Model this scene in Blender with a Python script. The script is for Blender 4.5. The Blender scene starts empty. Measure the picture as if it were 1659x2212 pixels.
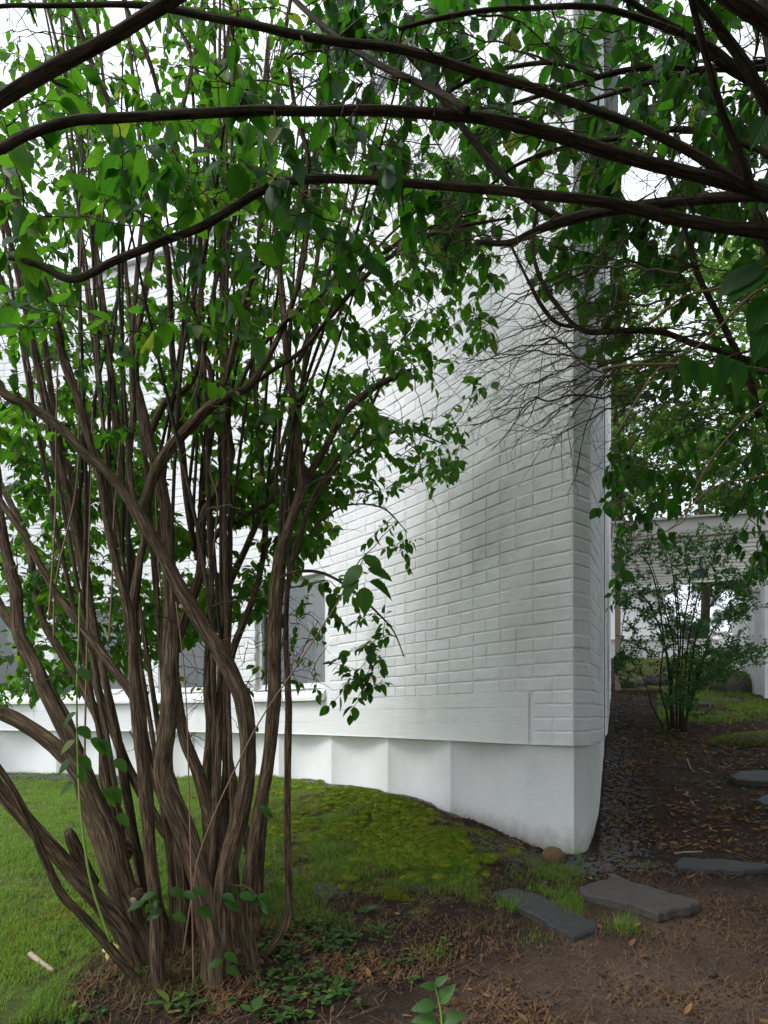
import bpy, math, random
import numpy as np
from mathutils import Matrix, Vector

random.seed(7)
RNG = np.random.default_rng(11)
sc = bpy.context.scene
COL = sc.collection

# ------------------------------------------------------------------ camera, sky, sun, exposure
FPX, CXP, HZP, EYE = 1475.0, 829.5, 1547.0, 0.825     # measured on a 1659 x 2212 copy of the photo
cam_d = bpy.data.cameras.new('camera')
cam = bpy.data.objects.new('camera', cam_d)
COL.objects.link(cam)
cam.location = (0, 0, EYE)
cam.rotation_euler = (math.radians(90), 0, 0)
cam_d.sensor_fit = 'VERTICAL'
cam_d.sensor_height = 36.0
cam_d.sensor_width = 27.0
cam_d.lens = 36.0 * FPX / 2212.0
cam_d.shift_y = (HZP - 1106.0) / 2212.0
cam_d.clip_start = 0.05
cam_d.clip_end = 600
sc.camera = cam

SUN_EL, SUN_AZ = 48.0, 252.0       # overcast: a soft glow from behind the camera, over the open lawn
world = bpy.data.worlds.new('World')
sc.world = world
world.use_nodes = True
wn = world.node_tree.nodes
wl = world.node_tree.links
bg = wn['Background']
sky = wn.new('ShaderNodeTexSky')
sky.sky_type = 'NISHITA'
sky.sun_disc = False
sky.sun_elevation = math.radians(SUN_EL)
sky.sun_rotation = math.radians(SUN_AZ)
sky.dust_density = 6.0
sky.air_density = 1.2
sky.ozone_density = 1.0
hs = wn.new('ShaderNodeHueSaturation')
hs.inputs['Saturation'].default_value = 0.10
mixw = wn.new('ShaderNodeMixRGB')
mixw.inputs['Fac'].default_value = 0.75
mixw.inputs['Color2'].default_value = (9.1, 9.8, 10.9, 1)     # even cloud deck
wl.new(sky.outputs[0], hs.inputs['Color'])
wl.new(hs.outputs[0], mixw.inputs['Color1'])
wl.new(mixw.outputs[0], bg.inputs['Color'])
bg.inputs['Strength'].default_value = 0.135

sun_d = bpy.data.lights.new('sun', 'SUN')
sun_d.energy = 1.5
sun_d.angle = math.radians(25)
sun_d.color = (1.0, 0.985, 0.96)
sun = bpy.data.objects.new('sun', sun_d)
COL.objects.link(sun)
sun.rotation_euler = (math.radians(90 - SUN_EL), 0, math.radians(180 - SUN_AZ))
sun.location = (-10, -4, 20)

vs = sc.view_settings
vs.view_transform = 'Standard'
vs.look = 'None'
vs.exposure = 0.45
vs.gamma = 1.0
vs.use_curve_mapping = False
sc.cycles.max_bounces = 8
sc.cycles.diffuse_bounces = 5
sc.cycles.transmission_bounces = 6
sc.cycles.transparent_max_bounces = 8
sc.cycles.caustics_reflective = False
sc.cycles.caustics_refractive = False


# ------------------------------------------------------------------ helpers
def P(x, y, Y):
    """A direction in the photo plus a distance gives a point."""
    return np.array([(x - CXP) / FPX * Y, Y, EYE - (y - HZP) / FPX * Y])


def proj(p):
    p = np.atleast_2d(p)
    Y = np.maximum(p[:, 1], 1e-3)
    return CXP + p[:, 0] / Y * FPX, HZP - (p[:, 2] - EYE) / Y * FPX


def _hash(ix, iy, iz):
    n = (ix * 374761393 + iy * 668265263 + iz * 2147483647) & 0xFFFFFFFF
    n = ((n ^ (n >> 13)) * 1274126177) & 0xFFFFFFFF
    n = n ^ (n >> 16)
    return (n & 0xFFFF) / 65535.0


def vn(x, y, z=0.0):
    """Value noise in 0..1, vectorised."""
    x, y, z = np.broadcast_arrays(np.asarray(x, float), np.asarray(y, float), np.asarray(z, float))
    ix, iy, iz = np.floor(x).astype(np.int64), np.floor(y).astype(np.int64), np.floor(z).astype(np.int64)
    fx, fy, fz = x - ix, y - iy, z - iz
    fx, fy, fz = [f * f * (3 - 2 * f) for f in (fx, fy, fz)]
    r = 0
    for a in (0, 1):
        for b in (0, 1):
            for c in (0, 1):
                w = (fx if a else 1 - fx) * (fy if b else 1 - fy) * (fz if c else 1 - fz)
                r = r + w * _hash(ix + a, iy + b, iz + c)
    return r


def fbm(x, y, z=0.0, o=3):
    r, a, s = 0.0, 0.5, 1.0
    for k in range(o):
        r = r + a * vn(np.asarray(x) * s + 17.3 * k, np.asarray(y) * s - 9.1 * k, np.asarray(z) * s)
        a *= 0.5
        s *= 2.03
    return r / (1 - 0.5 ** o)


def sstep(a, b, x):
    t = np.clip((np.asarray(x, float) - a) / (b - a), 0, 1)
    return t * t * (3 - 2 * t)


def raw_mesh(name, V, F, uv=None, rnd=None, smooth=False):
    """V (n,3); F a list of int arrays (m,3) or (m,4)."""
    me = bpy.data.meshes.new(name)
    V = np.asarray(V, np.float32)
    me.vertices.add(len(V))
    me.vertices.foreach_set('co', V.ravel())
    F = [np.asarray(f, np.int32) for f in F if len(f)]
    loops = np.concatenate([f.ravel() for f in F])
    tot = np.concatenate([np.full(len(f), f.shape[1], np.int32) for f in F])
    start = np.concatenate([[0], np.cumsum(tot)[:-1]]).astype(np.int32)
    me.loops.add(len(loops))
    me.loops.foreach_set('vertex_index', loops)
    me.polygons.add(len(tot))
    me.polygons.foreach_set('loop_start', start)
    me.polygons.foreach_set('loop_total', tot)
    me.polygons.foreach_set('use_smooth', np.full(len(tot), bool(smooth)))
    if uv is not None:
        lay = me.uv_layers.new(name='UVMap')
        lay.data.foreach_set('uv', np.asarray(uv, np.float32)[loops].ravel())
    if rnd is not None:
        a = me.attributes.new('rnd', 'FLOAT', 'POINT')
        a.data.foreach_set('value', np.asarray(rnd, np.float32))
    me.update(calc_edges=True)
    me.validate()
    return me


def link(name, me, mat, parent=None, loc=None):
    o = bpy.data.objects.new(name, me)
    COL.objects.link(o)
    if me is not None and mat is not None and len(me.materials) == 0:
        me.materials.append(mat)
    if parent is not None:
        o.parent = parent
    if loc is not None:
        o.location = loc
    return o


def tag(o, label, cat, group=None, kind=None):
    o['label'] = label
    o['category'] = cat
    if group:
        o['group'] = group
    if kind:
        o['kind'] = kind
    return o


def thing(name, loc, label, cat, group=None):
    o = bpy.data.objects.new(name, None)
    COL.objects.link(o)
    o.empty_display_size = 0.1
    o.location = loc
    return tag(o, label, cat, group)


class Acc:
    """Collects vertices and faces of one mesh."""

    def __init__(self):
        self.V, self.Q, self.T, self.U, self.R, self.n = [], [], [], [], [], 0

    def add(self, V, Q=None, T=None, uv=None, rnd=None):
        V = np.asarray(V, float)
        if Q is not None and len(Q):
            self.Q.append(np.asarray(Q) + self.n)
        if T is not None and len(T):
            self.T.append(np.asarray(T) + self.n)
        self.V.append(V)
        self.U.append(np.zeros((len(V), 2)) if uv is None else np.asarray(uv, float))
        self.R.append(np.zeros(len(V)) if rnd is None else np.broadcast_to(rnd, (len(V),)))
        self.n += len(V)

    def box(self, c0, ex, ey, ez):
        """Corner c0 and three edge vectors."""
        c0, ex, ey, ez = [np.asarray(v, float) for v in (c0, ex, ey, ez)]
        V = [c0 + a * ex + b * ey + c * ez for c in (0, 1) for b in (0, 1) for a in (0, 1)]
        Q = [(0, 2, 3, 1), (4, 5, 7, 6), (0, 1, 5, 4), (2, 6, 7, 3), (0, 4, 6, 2), (1, 3, 7, 5)]
        if np.dot(np.cross(ex, ey), ez) < 0:
            Q = [q[::-1] for q in Q]
        self.add(V, Q, uv=[(a, b) for c in (0, 1) for b in (0, 1) for a in (0, 1)])

    def obj(self, name, mat, parent=None, origin=(0, 0, 0), smooth=False):
        V = np.concatenate(self.V) - np.asarray(origin, float)
        F = []
        if self.Q:
            F.append(np.concatenate(self.Q))
        if self.T:
            F.append(np.concatenate(self.T))
        me = raw_mesh(name, V, F, np.concatenate(self.U), np.concatenate(self.R), smooth)
        loc = None
        if parent is None:
            loc = origin
        else:
            loc = np.asarray(origin, float) - np.array(world_loc(parent))
        return link(name, me, mat, parent, loc)


def world_loc(o):
    v = Vector((0, 0, 0))
    while o is not None:
        v = v + Vector(o.location)
        o = o.parent
    return v


def catmull(pts, step):
    """Resample a polyline of rows (any columns, first three are xyz) smoothly."""
    pts = np.asarray(pts, float)
    if len(pts) == 2:
        pts = np.array([pts[0], (pts[0] + pts[1]) / 2, pts[1]])
    p = np.vstack([2 * pts[0] - pts[1], pts, 2 * pts[-1] - pts[-2]])
    out = []
    for i in range(1, len(p) - 2):
        L = np.linalg.norm(p[i + 1][:3] - p[i][:3])
        n = max(1, int(round(L / step)))
        t = np.linspace(0, 1, n, endpoint=False)[:, None]
        a, b, c, d = p[i - 1], p[i], p[i + 1], p[i + 2]
        out.append(0.5 * (2 * b + (c - a) * t + (2 * a - 5 * b + 4 * c - d) * t ** 2 + (3 * b - a - 3 * c + d) * t ** 3))
    out.append(pts[-1][None])
    return np.vstack(out)


def tube(acc, path, rad, sides=6, ridge=0.0, seed=0, cap=True, rnd=0.0):
    path = np.asarray(path, float)
    n = len(path)
    rad = np.broadcast_to(np.asarray(rad, float), (n,))
    tg = np.gradient(path, axis=0)
    tg /= np.linalg.norm(tg, axis=1)[:, None] + 1e-9
    ref = np.array([0.31, -0.87, 0.38])
    s1 = np.cross(tg, ref)
    s1 /= np.linalg.norm(s1, axis=1)[:, None] + 1e-9
    s2 = np.cross(tg, s1)
    ln = np.concatenate([[0], np.cumsum(np.linalg.norm(np.diff(path, axis=0), axis=1))])
    th = np.linspace(0, 2 * math.pi, sides, endpoint=False)
    TH, LN = np.meshgrid(th, ln)
    R = rad[:, None] * np.ones_like(TH)
    if ridge > 0:
        q = seed * 3.7
        wob = 1.1 * (vn(LN * 3.0 + q, q) - 0.5)
        f = (0.9 * np.sin(TH * 2 + q + wob) * 0.8
             + 1.0 * (np.abs(np.sin(TH * 3.5 + wob * 1.5 + q * 2)) - 0.5)
             + 1.2 * (fbm(np.cos(TH) * 3.2 + q, np.sin(TH) * 3.2 + q, LN * 5.0, 2) - 0.5)
             + 1.5 * (vn(np.cos(TH) * 6 + q, np.sin(TH) * 6 - q, LN * 9.0) - 0.5))
        lump = 0.8 * (vn(LN * 9.0 + q, q * 2.0) - 0.5) * ridge
        node = np.clip(vn(LN * 6.5 + q * 1.3, q * 0.7, 2.0) - 0.72, 0, 1) * 4.0 * ridge
        flake = 1.8 * (vn(np.cos(TH) * 9 + q, np.sin(TH) * 9 - q, LN * 22.0) - 0.5) * ridge * 0.5
        R = R * (1 + ridge * f + lump + node + flake)
    V = path[:, None, :] + R[..., None] * (np.cos(TH)[..., None] * s1[:, None, :] + np.sin(TH)[..., None] * s2[:, None, :])
    V = V.reshape(-1, 3)
    i = np.arange(n - 1)[:, None] * sides
    j = np.arange(sides)[None, :]
    j2 = (j + 1) % sides
    Q = np.stack([i + j, i + j2, i + sides + j2, i + sides + j], -1).reshape(-1, 4)
    uv = np.stack([(TH / (2 * math.pi)), LN], -1).reshape(-1, 2)
    uv[:, 0] = np.abs(uv[:, 0] * 2 - 1) * np.repeat(rad, sides) * math.pi
    T = None
    if cap:
        V = np.vstack([V, path[:1], path[-1:]])
        uv = np.vstack([uv, [[0, 0]], [[0, ln[-1]]]])
        a, b = n * sides, n * sides + 1
        k = np.arange(sides)
        T = np.vstack([np.stack([np.full(sides, a), (k + 1) % sides, k], -1),
                       np.stack([np.full(sides, b), (n - 1) * sides + k, (n - 1) * sides + (k + 1) % sides], -1)])
    acc.add(V, Q, T, uv, rnd)


def icos(sub=1):
    import bmesh
    bm = bmesh.new()
    bmesh.ops.create_icosphere(bm, subdivisions=sub, radius=1)
    V = np.array([v.co[:] for v in bm.verts])
    T = np.array([[v.index for v in f.verts] for f in bm.faces])
    bm.free()
    return V, T


def frames(dirv, up):
    """Orthonormal frames: columns x = side, y = axis, z = normal (near up)."""
    y = dirv / (np.linalg.norm(dirv, axis=1)[:, None] + 1e-9)
    x = np.cross(y, up)
    x /= np.linalg.norm(x, axis=1)[:, None] + 1e-9
    z = np.cross(x, y)
    return np.stack([x, y, z], -1)


def batch(acc, tv, tq, tt, tuv, pos, M, scale, rnd):
    """Many copies of a small template joined into one mesh."""
    n, k = len(pos), len(tv)
    V = np.einsum('nij,kj->nki', M * np.asarray(scale)[:, None, None], tv) + pos[:, None, :]
    off = (np.arange(n) * k)[:, None, None]
    Q = (np.asarray(tq)[None] + off).reshape(-1, 4) if tq is not None and len(tq) else None
    T = (np.asarray(tt)[None] + off).reshape(-1, 3) if tt is not None and len(tt) else None
    acc.add(V.reshape(-1, 3), Q, T, np.tile(tuv, (n, 1)), np.repeat(rnd, k))


# ------------------------------------------------------------------ materials
class NT:
    def __init__(self, name):
        self.m = bpy.data.materials.new(name)
        self.m.use_nodes = True
        self.t = self.m.node_tree
        self.t.nodes.clear()
        self.out = self.t.nodes.new('ShaderNodeOutputMaterial')

    def n(self, typ, ins=None, **kw):
        nd = self.t.nodes.new('ShaderNode' + typ)
        for k, v in kw.items():
            setattr(nd, k, v)
        for k, v in (ins or {}).items():
            if isinstance(v, bpy.types.NodeSocket):
                self.t.links.new(v, nd.inputs[k])
            else:
                nd.inputs[k].default_value = v
        return nd

    def pos(self, scale=(1, 1, 1)):
        g = self.n('NewGeometry')
        return self.n('Mapping', {'Vector': g.outputs['Position'], 'Scale': scale}).outputs[0]

    def uvc(self, scale=(1, 1, 1)):
        g = self.n('TexCoord')
        return self.n('Mapping', {'Vector': g.outputs['UV'], 'Scale': scale}).outputs[0]

    def noise(self, vec, scale, detail=4, rough=0.55, dist=0.0):
        return self.n('TexNoise', {'Vector': vec, 'Scale': scale, 'Detail': detail, 'Roughness': rough, 'Distortion': dist}).outputs['Fac']

    def ramp(self, fac, stops):
        r = self.n('ValToRGB', {'Fac': fac})
        e = r.color_ramp.elements
        while len(e) < len(stops):
            e.new(0.5)
        for el, (p, c) in zip(e, stops):
            el.position = p
            el.color = (*c, 1) if len(c) == 3 else c
        return r.outputs['Color']

    def mix(self, fac, a, b, mode='MIX'):
        return self.n('MixRGB', {'Fac': fac, 'Color1': a if not isinstance(a, tuple) else (*a, 1), 'Color2': b if not isinstance(b, tuple) else (*b, 1)}, blend_type=mode).outputs[0]

    def math(self, op, a, b=0.0, clamp=False):
        return self.n('Math', {0: a, 1: b}, operation=op, use_clamp=clamp).outputs[0]

    def attr(self, name):
        return self.n('Attribute', attribute_name=name).outputs['Fac']

    def bump(self, h, strength, dist, normal=None):
        ins = {'Height': h, 'Strength': strength, 'Distance': dist}
        if normal is not None:
            ins['Normal'] = normal
        return self.n('Bump', ins).outputs[0]

    def pbsdf(self, col, rough=0.7, normal=None, spec=0.3, **extra):
        ins = {'Base Color': col if not isinstance(col, tuple) else (*col, 1), 'Roughness': rough, 'Specular IOR Level': spec}
        if normal is not None:
            ins['Normal'] = normal
        ins.update(extra)
        return self.n('BsdfPrincipled', ins).outputs[0]

    def done(self, sh):
        self.t.links.new(sh, self.out.inputs['Surface'])
        return self.m


def mat_paint(name, base=(0.80, 0.80, 0.81), rough_bump=0.5, board=False, stains=()):
    k = NT(name)
    p = k.pos()
    big = k.noise(p, 0.9, 5, 0.6)
    streak = k.noise(k.pos((5.0, 5.0, 0.7)), 1.3, 4, 0.6)
    fine = k.noise(p, 60, 4, 0.65)
    mid = k.noise(p, 14, 5, 0.6)
    dirt = k.math('MULTIPLY', k.ramp(big, [(0.46, (0, 0, 0)), (0.75, (1, 1, 1))]), k.ramp(streak, [(0.35, (0.25,) * 3), (0.7, (1,) * 3)]))
    col = k.mix(k.math('MULTIPLY', dirt, 0.5), base, (0.45, 0.46, 0.42))
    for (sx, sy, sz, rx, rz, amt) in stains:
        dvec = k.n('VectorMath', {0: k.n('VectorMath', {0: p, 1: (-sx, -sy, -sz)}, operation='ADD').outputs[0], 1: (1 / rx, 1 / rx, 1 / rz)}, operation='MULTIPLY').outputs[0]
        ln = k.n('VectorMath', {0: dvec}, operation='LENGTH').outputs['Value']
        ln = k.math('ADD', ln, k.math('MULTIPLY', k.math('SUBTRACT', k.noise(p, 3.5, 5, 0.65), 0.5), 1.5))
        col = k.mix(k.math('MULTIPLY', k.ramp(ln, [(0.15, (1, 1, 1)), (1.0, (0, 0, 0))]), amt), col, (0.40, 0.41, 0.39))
    pits = k.ramp(k.noise(p, 95, 2, 0.5), [(0.19, (1, 1, 1)), (0.24, (0, 0, 0))])
    col = k.mix(k.math('MULTIPLY', pits, 0.5), col, (0.3, 0.3, 0.29))
    # splash-back grime close to the ground
    sep = k.n('SeparateXYZ', {'Vector': p}).outputs['Z']
    low = k.ramp(k.math('ADD', k.math('MULTIPLY', sep, 2.2), k.math('MULTIPLY', mid, 0.5)), [(0.25, (1, 1, 1)), (0.62, (0, 0, 0))])
    col = k.mix(k.math('MULTIPLY', low, 0.75), col, (0.38, 0.35, 0.28))
    h = k.math('ADD', k.math('MULTIPLY', mid, 0.7), k.math('MULTIPLY', fine, 0.35))
    h = k.math('SUBTRACT', h, k.math('MULTIPLY', pits, 0.5))
    if board:
        g = k.noise(k.pos((1.2, 1.2, 45)), 2.0, 3, 0.6)
        h = k.math('ADD', h, k.math('MULTIPLY', g, 0.5))
    nrm = k.bump(h, rough_bump, 0.012)
    return k.done(k.pbsdf(col, 0.62, nrm, 0.25))


def mat_bark(name, c0, c1, c2, moss=0.35):
    k = NT(name)
    u = k.uvc()
    g1 = k.noise(k.uvc((110, 9, 1)), 1.0, 5, 0.68, 0.5)
    g2 = k.noise(k.uvc((230, 16, 1)), 1.0, 4, 0.6, 0.2)
    p = k.pos()
    pn = k.noise(p, 5.0, 4, 0.6)
    col = k.ramp(g1, [(0.38, c0), (0.50, c1), (0.66, c2)])
    col = k.mix(k.math('MULTIPLY', pn, 0.5), col, c1)
    lich = k.ramp(k.noise(p, 38, 3, 0.7), [(0.60, (0, 0, 0)), (0.68, (1, 1, 1))])
    lm = k.ramp(pn, [(0.52, (0, 0, 0)), (0.66, (1, 1, 1))])
    nz = k.n('SeparateXYZ', {'Vector': k.n('NewGeometry').outputs['Normal']}).outputs['Z']
    up = k.ramp(nz, [(0.45, (0, 0, 0)), (0.85, (1, 1, 1))])
    col = k.mix(k.math('MULTIPLY', k.math('MULTIPLY', lich, lm), 0.55), col, (0.17, 0.20, 0.16))
    col = k.mix(k.math('MULTIPLY', k.math('MULTIPLY', up, lm), moss), col, (0.07, 0.10, 0.015))
    h = k.math('ADD', k.math('MULTIPLY', g1, 1.0), k.math('MULTIPLY', g2, 0.4))
    nrm = k.bump(h, 1.0, 0.03)
    return k.done(k.pbsdf(col, 0.82, nrm, 0.2))


def mat_leaf(name, dark, light, trans, tfac=0.55, gloss=0.35, vein=True):
    k = NT(name)
    info = k.n('ObjectInfo').outputs['Random']
    r = k.math('FRACT', k.math('ADD', k.attr('rnd'), info))
    uv = k.n('SeparateXYZ', {'Vector': k.n('TexCoord').outputs['UV']})
    blotch = k.noise(k.pos(), 30, 3, 0.6)
    col = k.mix(r, dark, light)
    col = k.mix(k.math('MULTIPLY', blotch, 0.35), col, dark)
    tcol = k.mix(k.math('MULTIPLY', r, 0.8), trans, tuple(c * f for c, f in zip(trans, (1.7, 1.25, 1.2))))
    # a few leaves turn yellowish
    yel = k.ramp(r, [(0.955, (0, 0, 0)), (0.97, (1, 1, 1))])
    tcol = k.mix(k.math('MULTIPLY', yel, 0.6), tcol, (0.36, 0.40, 0.05))
    col = k.mix(k.math('MULTIPLY', yel, 0.5), col, (0.22, 0.24, 0.04))
    nrm = None
    if vein:
        U, Vv = uv.outputs['X'], uv.outputs['Y']
        au = k.math('ABSOLUTE', k.math('SUBTRACT', U, 0.5))
        side = k.math('SINE', k.math('MULTIPLY', k.math('SUBTRACT', Vv, k.math('MULTIPLY', au, 0.9)), 40.0))
        sv = k.ramp(side, [(0.80, (0, 0, 0)), (0.97, (1, 1, 1))])
        mr = k.ramp(au, [(0.012, (1, 1, 1)), (0.035, (0, 0, 0))])
        vv = k.math('MAXIMUM', k.math('MULTIPLY', sv, 0.5), mr)
        tcol = k.mix(k.math('MULTIPLY', vv, 0.45), tcol, tuple(c * 0.35 for c in trans))
        nrm = k.bump(k.math('SUBTRACT', 1.0, vv), 0.35, 0.004)
    d = k.pbsdf(col, 0.42, nrm, gloss)
    t = k.n('BsdfTranslucent', {'Color': tcol}).outputs[0]
    return k.done(k.n('MixShader', {'Fac': tfac, 1: d, 2: t}).outputs[0])


def mat_simple(name, col, rough=0.7, var=0.3, scale=12.0, bump=0.3, spec=0.3, dist=0.006, stretch=(1, 1, 1)):
    k = NT(name)
    p = k.pos(stretch)
    f = k.noise(p, scale, 5, 0.6)
    c = k.mix(f, tuple(x * (1 - var) for x in col), tuple(min(1, x * (1 + var)) for x in col))
    return k.done(k.pbsdf(c, rough, k.bump(k.noise(p, scale * 3.5, 4, 0.65), bump, dist), spec))


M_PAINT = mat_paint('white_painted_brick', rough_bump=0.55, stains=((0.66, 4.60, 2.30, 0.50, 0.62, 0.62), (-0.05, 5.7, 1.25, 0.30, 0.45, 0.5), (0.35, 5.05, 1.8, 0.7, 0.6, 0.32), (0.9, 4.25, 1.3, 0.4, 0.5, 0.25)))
M_CONC = mat_paint('white_painted_concrete', (0.79, 0.79, 0.785), 0.42)
M_BOARD = mat_paint('white_board_marked_concrete', (0.80, 0.80, 0.80), 0.38, True)
M_BARK = mat_bark('shrub_bark', (0.014, 0.009, 0.005), (0.115, 0.076, 0.044), (0.34, 0.24, 0.145), 0.7)
M_BARKD = mat_bark('branch_bark', (0.012, 0.008, 0.005), (0.068, 0.050, 0.032), (0.18, 0.14, 0.09), 0.7)
M_TWIG = mat_simple('twig_bark', (0.075, 0.05, 0.034), 0.8, 0.4, 20)
M_SHOOT = mat_simple('shoot_bark', (0.20, 0.125, 0.075), 0.6, 0.25, 15)
M_GSHOOT = mat_simple('green_shoot', (0.17, 0.26, 0.05), 0.5, 0.25, 9)
M_LEAF = mat_leaf('shrub_leaf', (0.017, 0.060, 0.010), (0.040, 0.112, 0.014), (0.082, 0.27, 0.013), 0.56, 0.28)
M_LEAF2 = mat_leaf('overhead_leaf', (0.014, 0.056, 0.011), (0.030, 0.10, 0.015), (0.048, 0.205, 0.011), 0.55, 0.3)
M_LEAFS = mat_leaf('small_leaf', (0.018, 0.065, 0.016), (0.035, 0.11, 0.022), (0.04, 0.17, 0.02), 0.45, 0.4, False)
M_MAPLE = mat_leaf('maple_leaf', (0.035, 0.085, 0.016), (0.065, 0.14, 0.025), (0.11, 0.25, 0.035), 0.55, 0.25, False)
M_WEED = mat_leaf('weed_leaf', (0.03, 0.085, 0.018), (0.075, 0.17, 0.03), (0.09, 0.24, 0.025), 0.35, 0.3)
M_GRASS = mat_leaf('grass_blade', (0.055, 0.13, 0.016), (0.21, 0.35, 0.055), (0.25, 0.47, 0.045), 0.4, 0.25, False)
M_DRYG = mat_leaf('dry_grass_blade', (0.10, 0.085, 0.035), (0.20, 0.16, 0.07), (0.22, 0.19, 0.07), 0.3, 0.2, False)
M_MOSS = mat_leaf('moss_tuft', (0.07, 0.10, 0.008), (0.30, 0.36, 0.025), (0.32, 0.40, 0.025), 0.3, 0.15, False)
M_PINE = mat_leaf('pine_needle', (0.04, 0.10, 0.05), (0.08, 0.15, 0.07), (0.10, 0.20, 0.09), 0.35, 0.2, False)
M_NEEDLE = mat_simple('brown_needle', (0.21, 0.11, 0.055), 0.7, 0.7, 60)
M_DRYLEAF = mat_leaf('fallen_leaf', (0.10, 0.05, 0.020), (0.38, 0.22, 0.10), (0.28, 0.15, 0.055), 0.25, 0.25, False)
M_PEB = mat_simple('pebble_stone', (0.05, 0.05, 0.053), 0.5, 0.45, 16, 0.3, 0.5)
M_SLATE = mat_simple('wet_slate', (0.036, 0.036, 0.038), 0.62, 0.5, 5, 0.8, 0.4, 0.01, (1, 2.4, 6))
M_SLATEB = mat_simple('brown_slate', (0.062, 0.053, 0.047), 0.55, 0.45, 6, 0.8, 0.35, 0.01, (1, 1, 6))
M_BOULDER = mat_simple('brown_boulder', (0.15, 0.09, 0.045), 0.75, 0.35, 18, 0.4)
M_ROCK = mat_simple('rock_grey', (0.08, 0.075, 0.068), 0.8, 0.3, 9, 0.7)
M_DEADWOOD = mat_simple('dead_wood', (0.33, 0.26, 0.19), 0.8, 0.3, 12, 0.5)
M_WOODW = mat_simple('weathered_white_wood', (0.56, 0.54, 0.49), 0.75, 0.22, 3.2, 0.4, 0.25, 0.006, (1, 1, 9))
M_METAL = mat_simple('white_sheet_metal', (0.80, 0.80, 0.80), 0.4, 0.04, 4, 0.05, 0.5)
M_FRAME = mat_simple('window_paint', (0.72, 0.72, 0.70), 0.45, 0.05, 5, 0.08, 0.4)
M_CURT = mat_leaf('curtain_cloth', (0.60, 0.58, 0.50), (0.66, 0.64, 0.56), (0.6, 0.58, 0.5), 0.4, 0.1, False)
M_DARK = mat_simple('interior_dark', (0.09, 0.088, 0.075), 0.8, 0.7, 1.5)
M_ROOF = mat_simple('roof_sheet', (0.55, 0.56, 0.58), 0.5, 0.15, 4)
M_LAMP = mat_simple('lantern_paint', (0.03, 0.06, 0.065), 0.4, 0.2, 8)
M_TIMBER = mat_simple('dark_timber', (0.05, 0.04, 0.033), 0.8, 0.4, 8, 0.5)


def mat_glass():
    k = NT('window_glass')
    fr = k.n('Fresnel', {'IOR': 1.5}).outputs[0]
    f = k.math('ADD', k.math('MULTIPLY', fr, 1.5), 0.05, True)
    nrm = k.bump(k.noise(k.pos(), 1.5, 2, 0.5), 0.12, 0.02)
    g = k.n('BsdfGlossy', {'Color': (0.90, 0.93, 0.90, 1), 'Roughness': 0.02, 'Normal': nrm}).outputs[0]
    t = k.n('BsdfTransparent', {'Color': (0.82, 0.86, 0.86, 1)}).outputs[0]
    return k.done(k.n('MixShader', {'Fac': f, 1: t, 2: g}).outputs[0])


M_GLASS = mat_glass()


def mat_ground():
    k = NT('ground_soil')
    p = k.pos()
    big = k.noise(p, 1.3, 5, 0.6)
    mid = k.noise(p, 9, 6, 0.65)
    fin = k.noise(p, 75, 6, 0.78)
    spk = k.noise(p, 240, 3, 0.7)
    soil = k.ramp(mid, [(0.3, (0.016, 0.009, 0.006)), (0.52, (0.048, 0.028, 0.018)), (0.72, (0.115, 0.072, 0.048))])
    pale = k.attr('pale')
    soil = k.mix(k.math('MULTIPLY', pale, k.ramp(big, [(0.35, (0.2,) * 3), (0.65, (1,) * 3)])), soil, k.mix(k.ramp(fin, [(0.3, (0, 0, 0)), (0.7, (1, 1, 1))]), (0.12, 0.074, 0.050), (0.36, 0.245, 0.175)))
    soil = k.mix(k.ramp(spk, [(0.40, (0.75,) * 3), (0.58, (0, 0, 0))]), soil, (0.010, 0.007, 0.005))
    soil = k.mix(k.ramp(spk, [(0.63, (0, 0, 0)), (0.72, (0.6,) * 3)]), soil, (0.13, 0.085, 0.055))
    nz = k.math('MULTIPLY', k.math('SUBTRACT', k.math('ADD', k.math('MULTIPLY', mid, 0.6), k.math('MULTIPLY', big, 0.4)), 0.5), 1.6)
    lawn = k.math('ADD', k.attr('lawn'), nz)
    lawn = k.ramp(lawn, [(0.35, (0, 0, 0)), (0.65, (1, 1, 1))])
    soil = k.mix(lawn, soil, k.mix(k.ramp(mid, [(0.35, (0, 0, 0)), (0.65, (1, 1, 1))]), (0.045, 0.06, 0.014), (0.115, 0.165, 0.03)))
    ms = k.ramp(k.math('ADD', k.attr('moss'), nz), [(0.4, (0, 0, 0)), (0.6, (1, 1, 1))])
    soil = k.mix(ms, soil, k.mix(k.ramp(mid, [(0.38, (0, 0, 0)), (0.6, (1, 1, 1))]), (0.030, 0.028, 0.010), (0.15, 0.165, 0.018)))
    rk = k.ramp(k.math('ADD', k.attr('rock'), nz), [(0.45, (0, 0, 0)), (0.6, (1, 1, 1))])
    soil = k.mix(rk, soil, k.mix(mid, (0.10, 0.095, 0.09), (0.23, 0.21, 0.20)))
    h = k.math('ADD', k.math('MULTIPLY', mid, 0.8), k.math('MULTIPLY', fin, 0.5))
    return k.done(k.pbsdf(soil, 0.85, k.bump(h, 1.0, 0.035), 0.2))


M_GROUND = mat_ground()
sc.cycles.denoising_prefilter = 'ACCURATE'

# ------------------------------------------------------------------ the building's plan
def U2D(u):
    return u / 1.15733


def wall_plan(u, Y):
    return ((u - 960) / 1707.0 * Y, Y)


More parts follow.
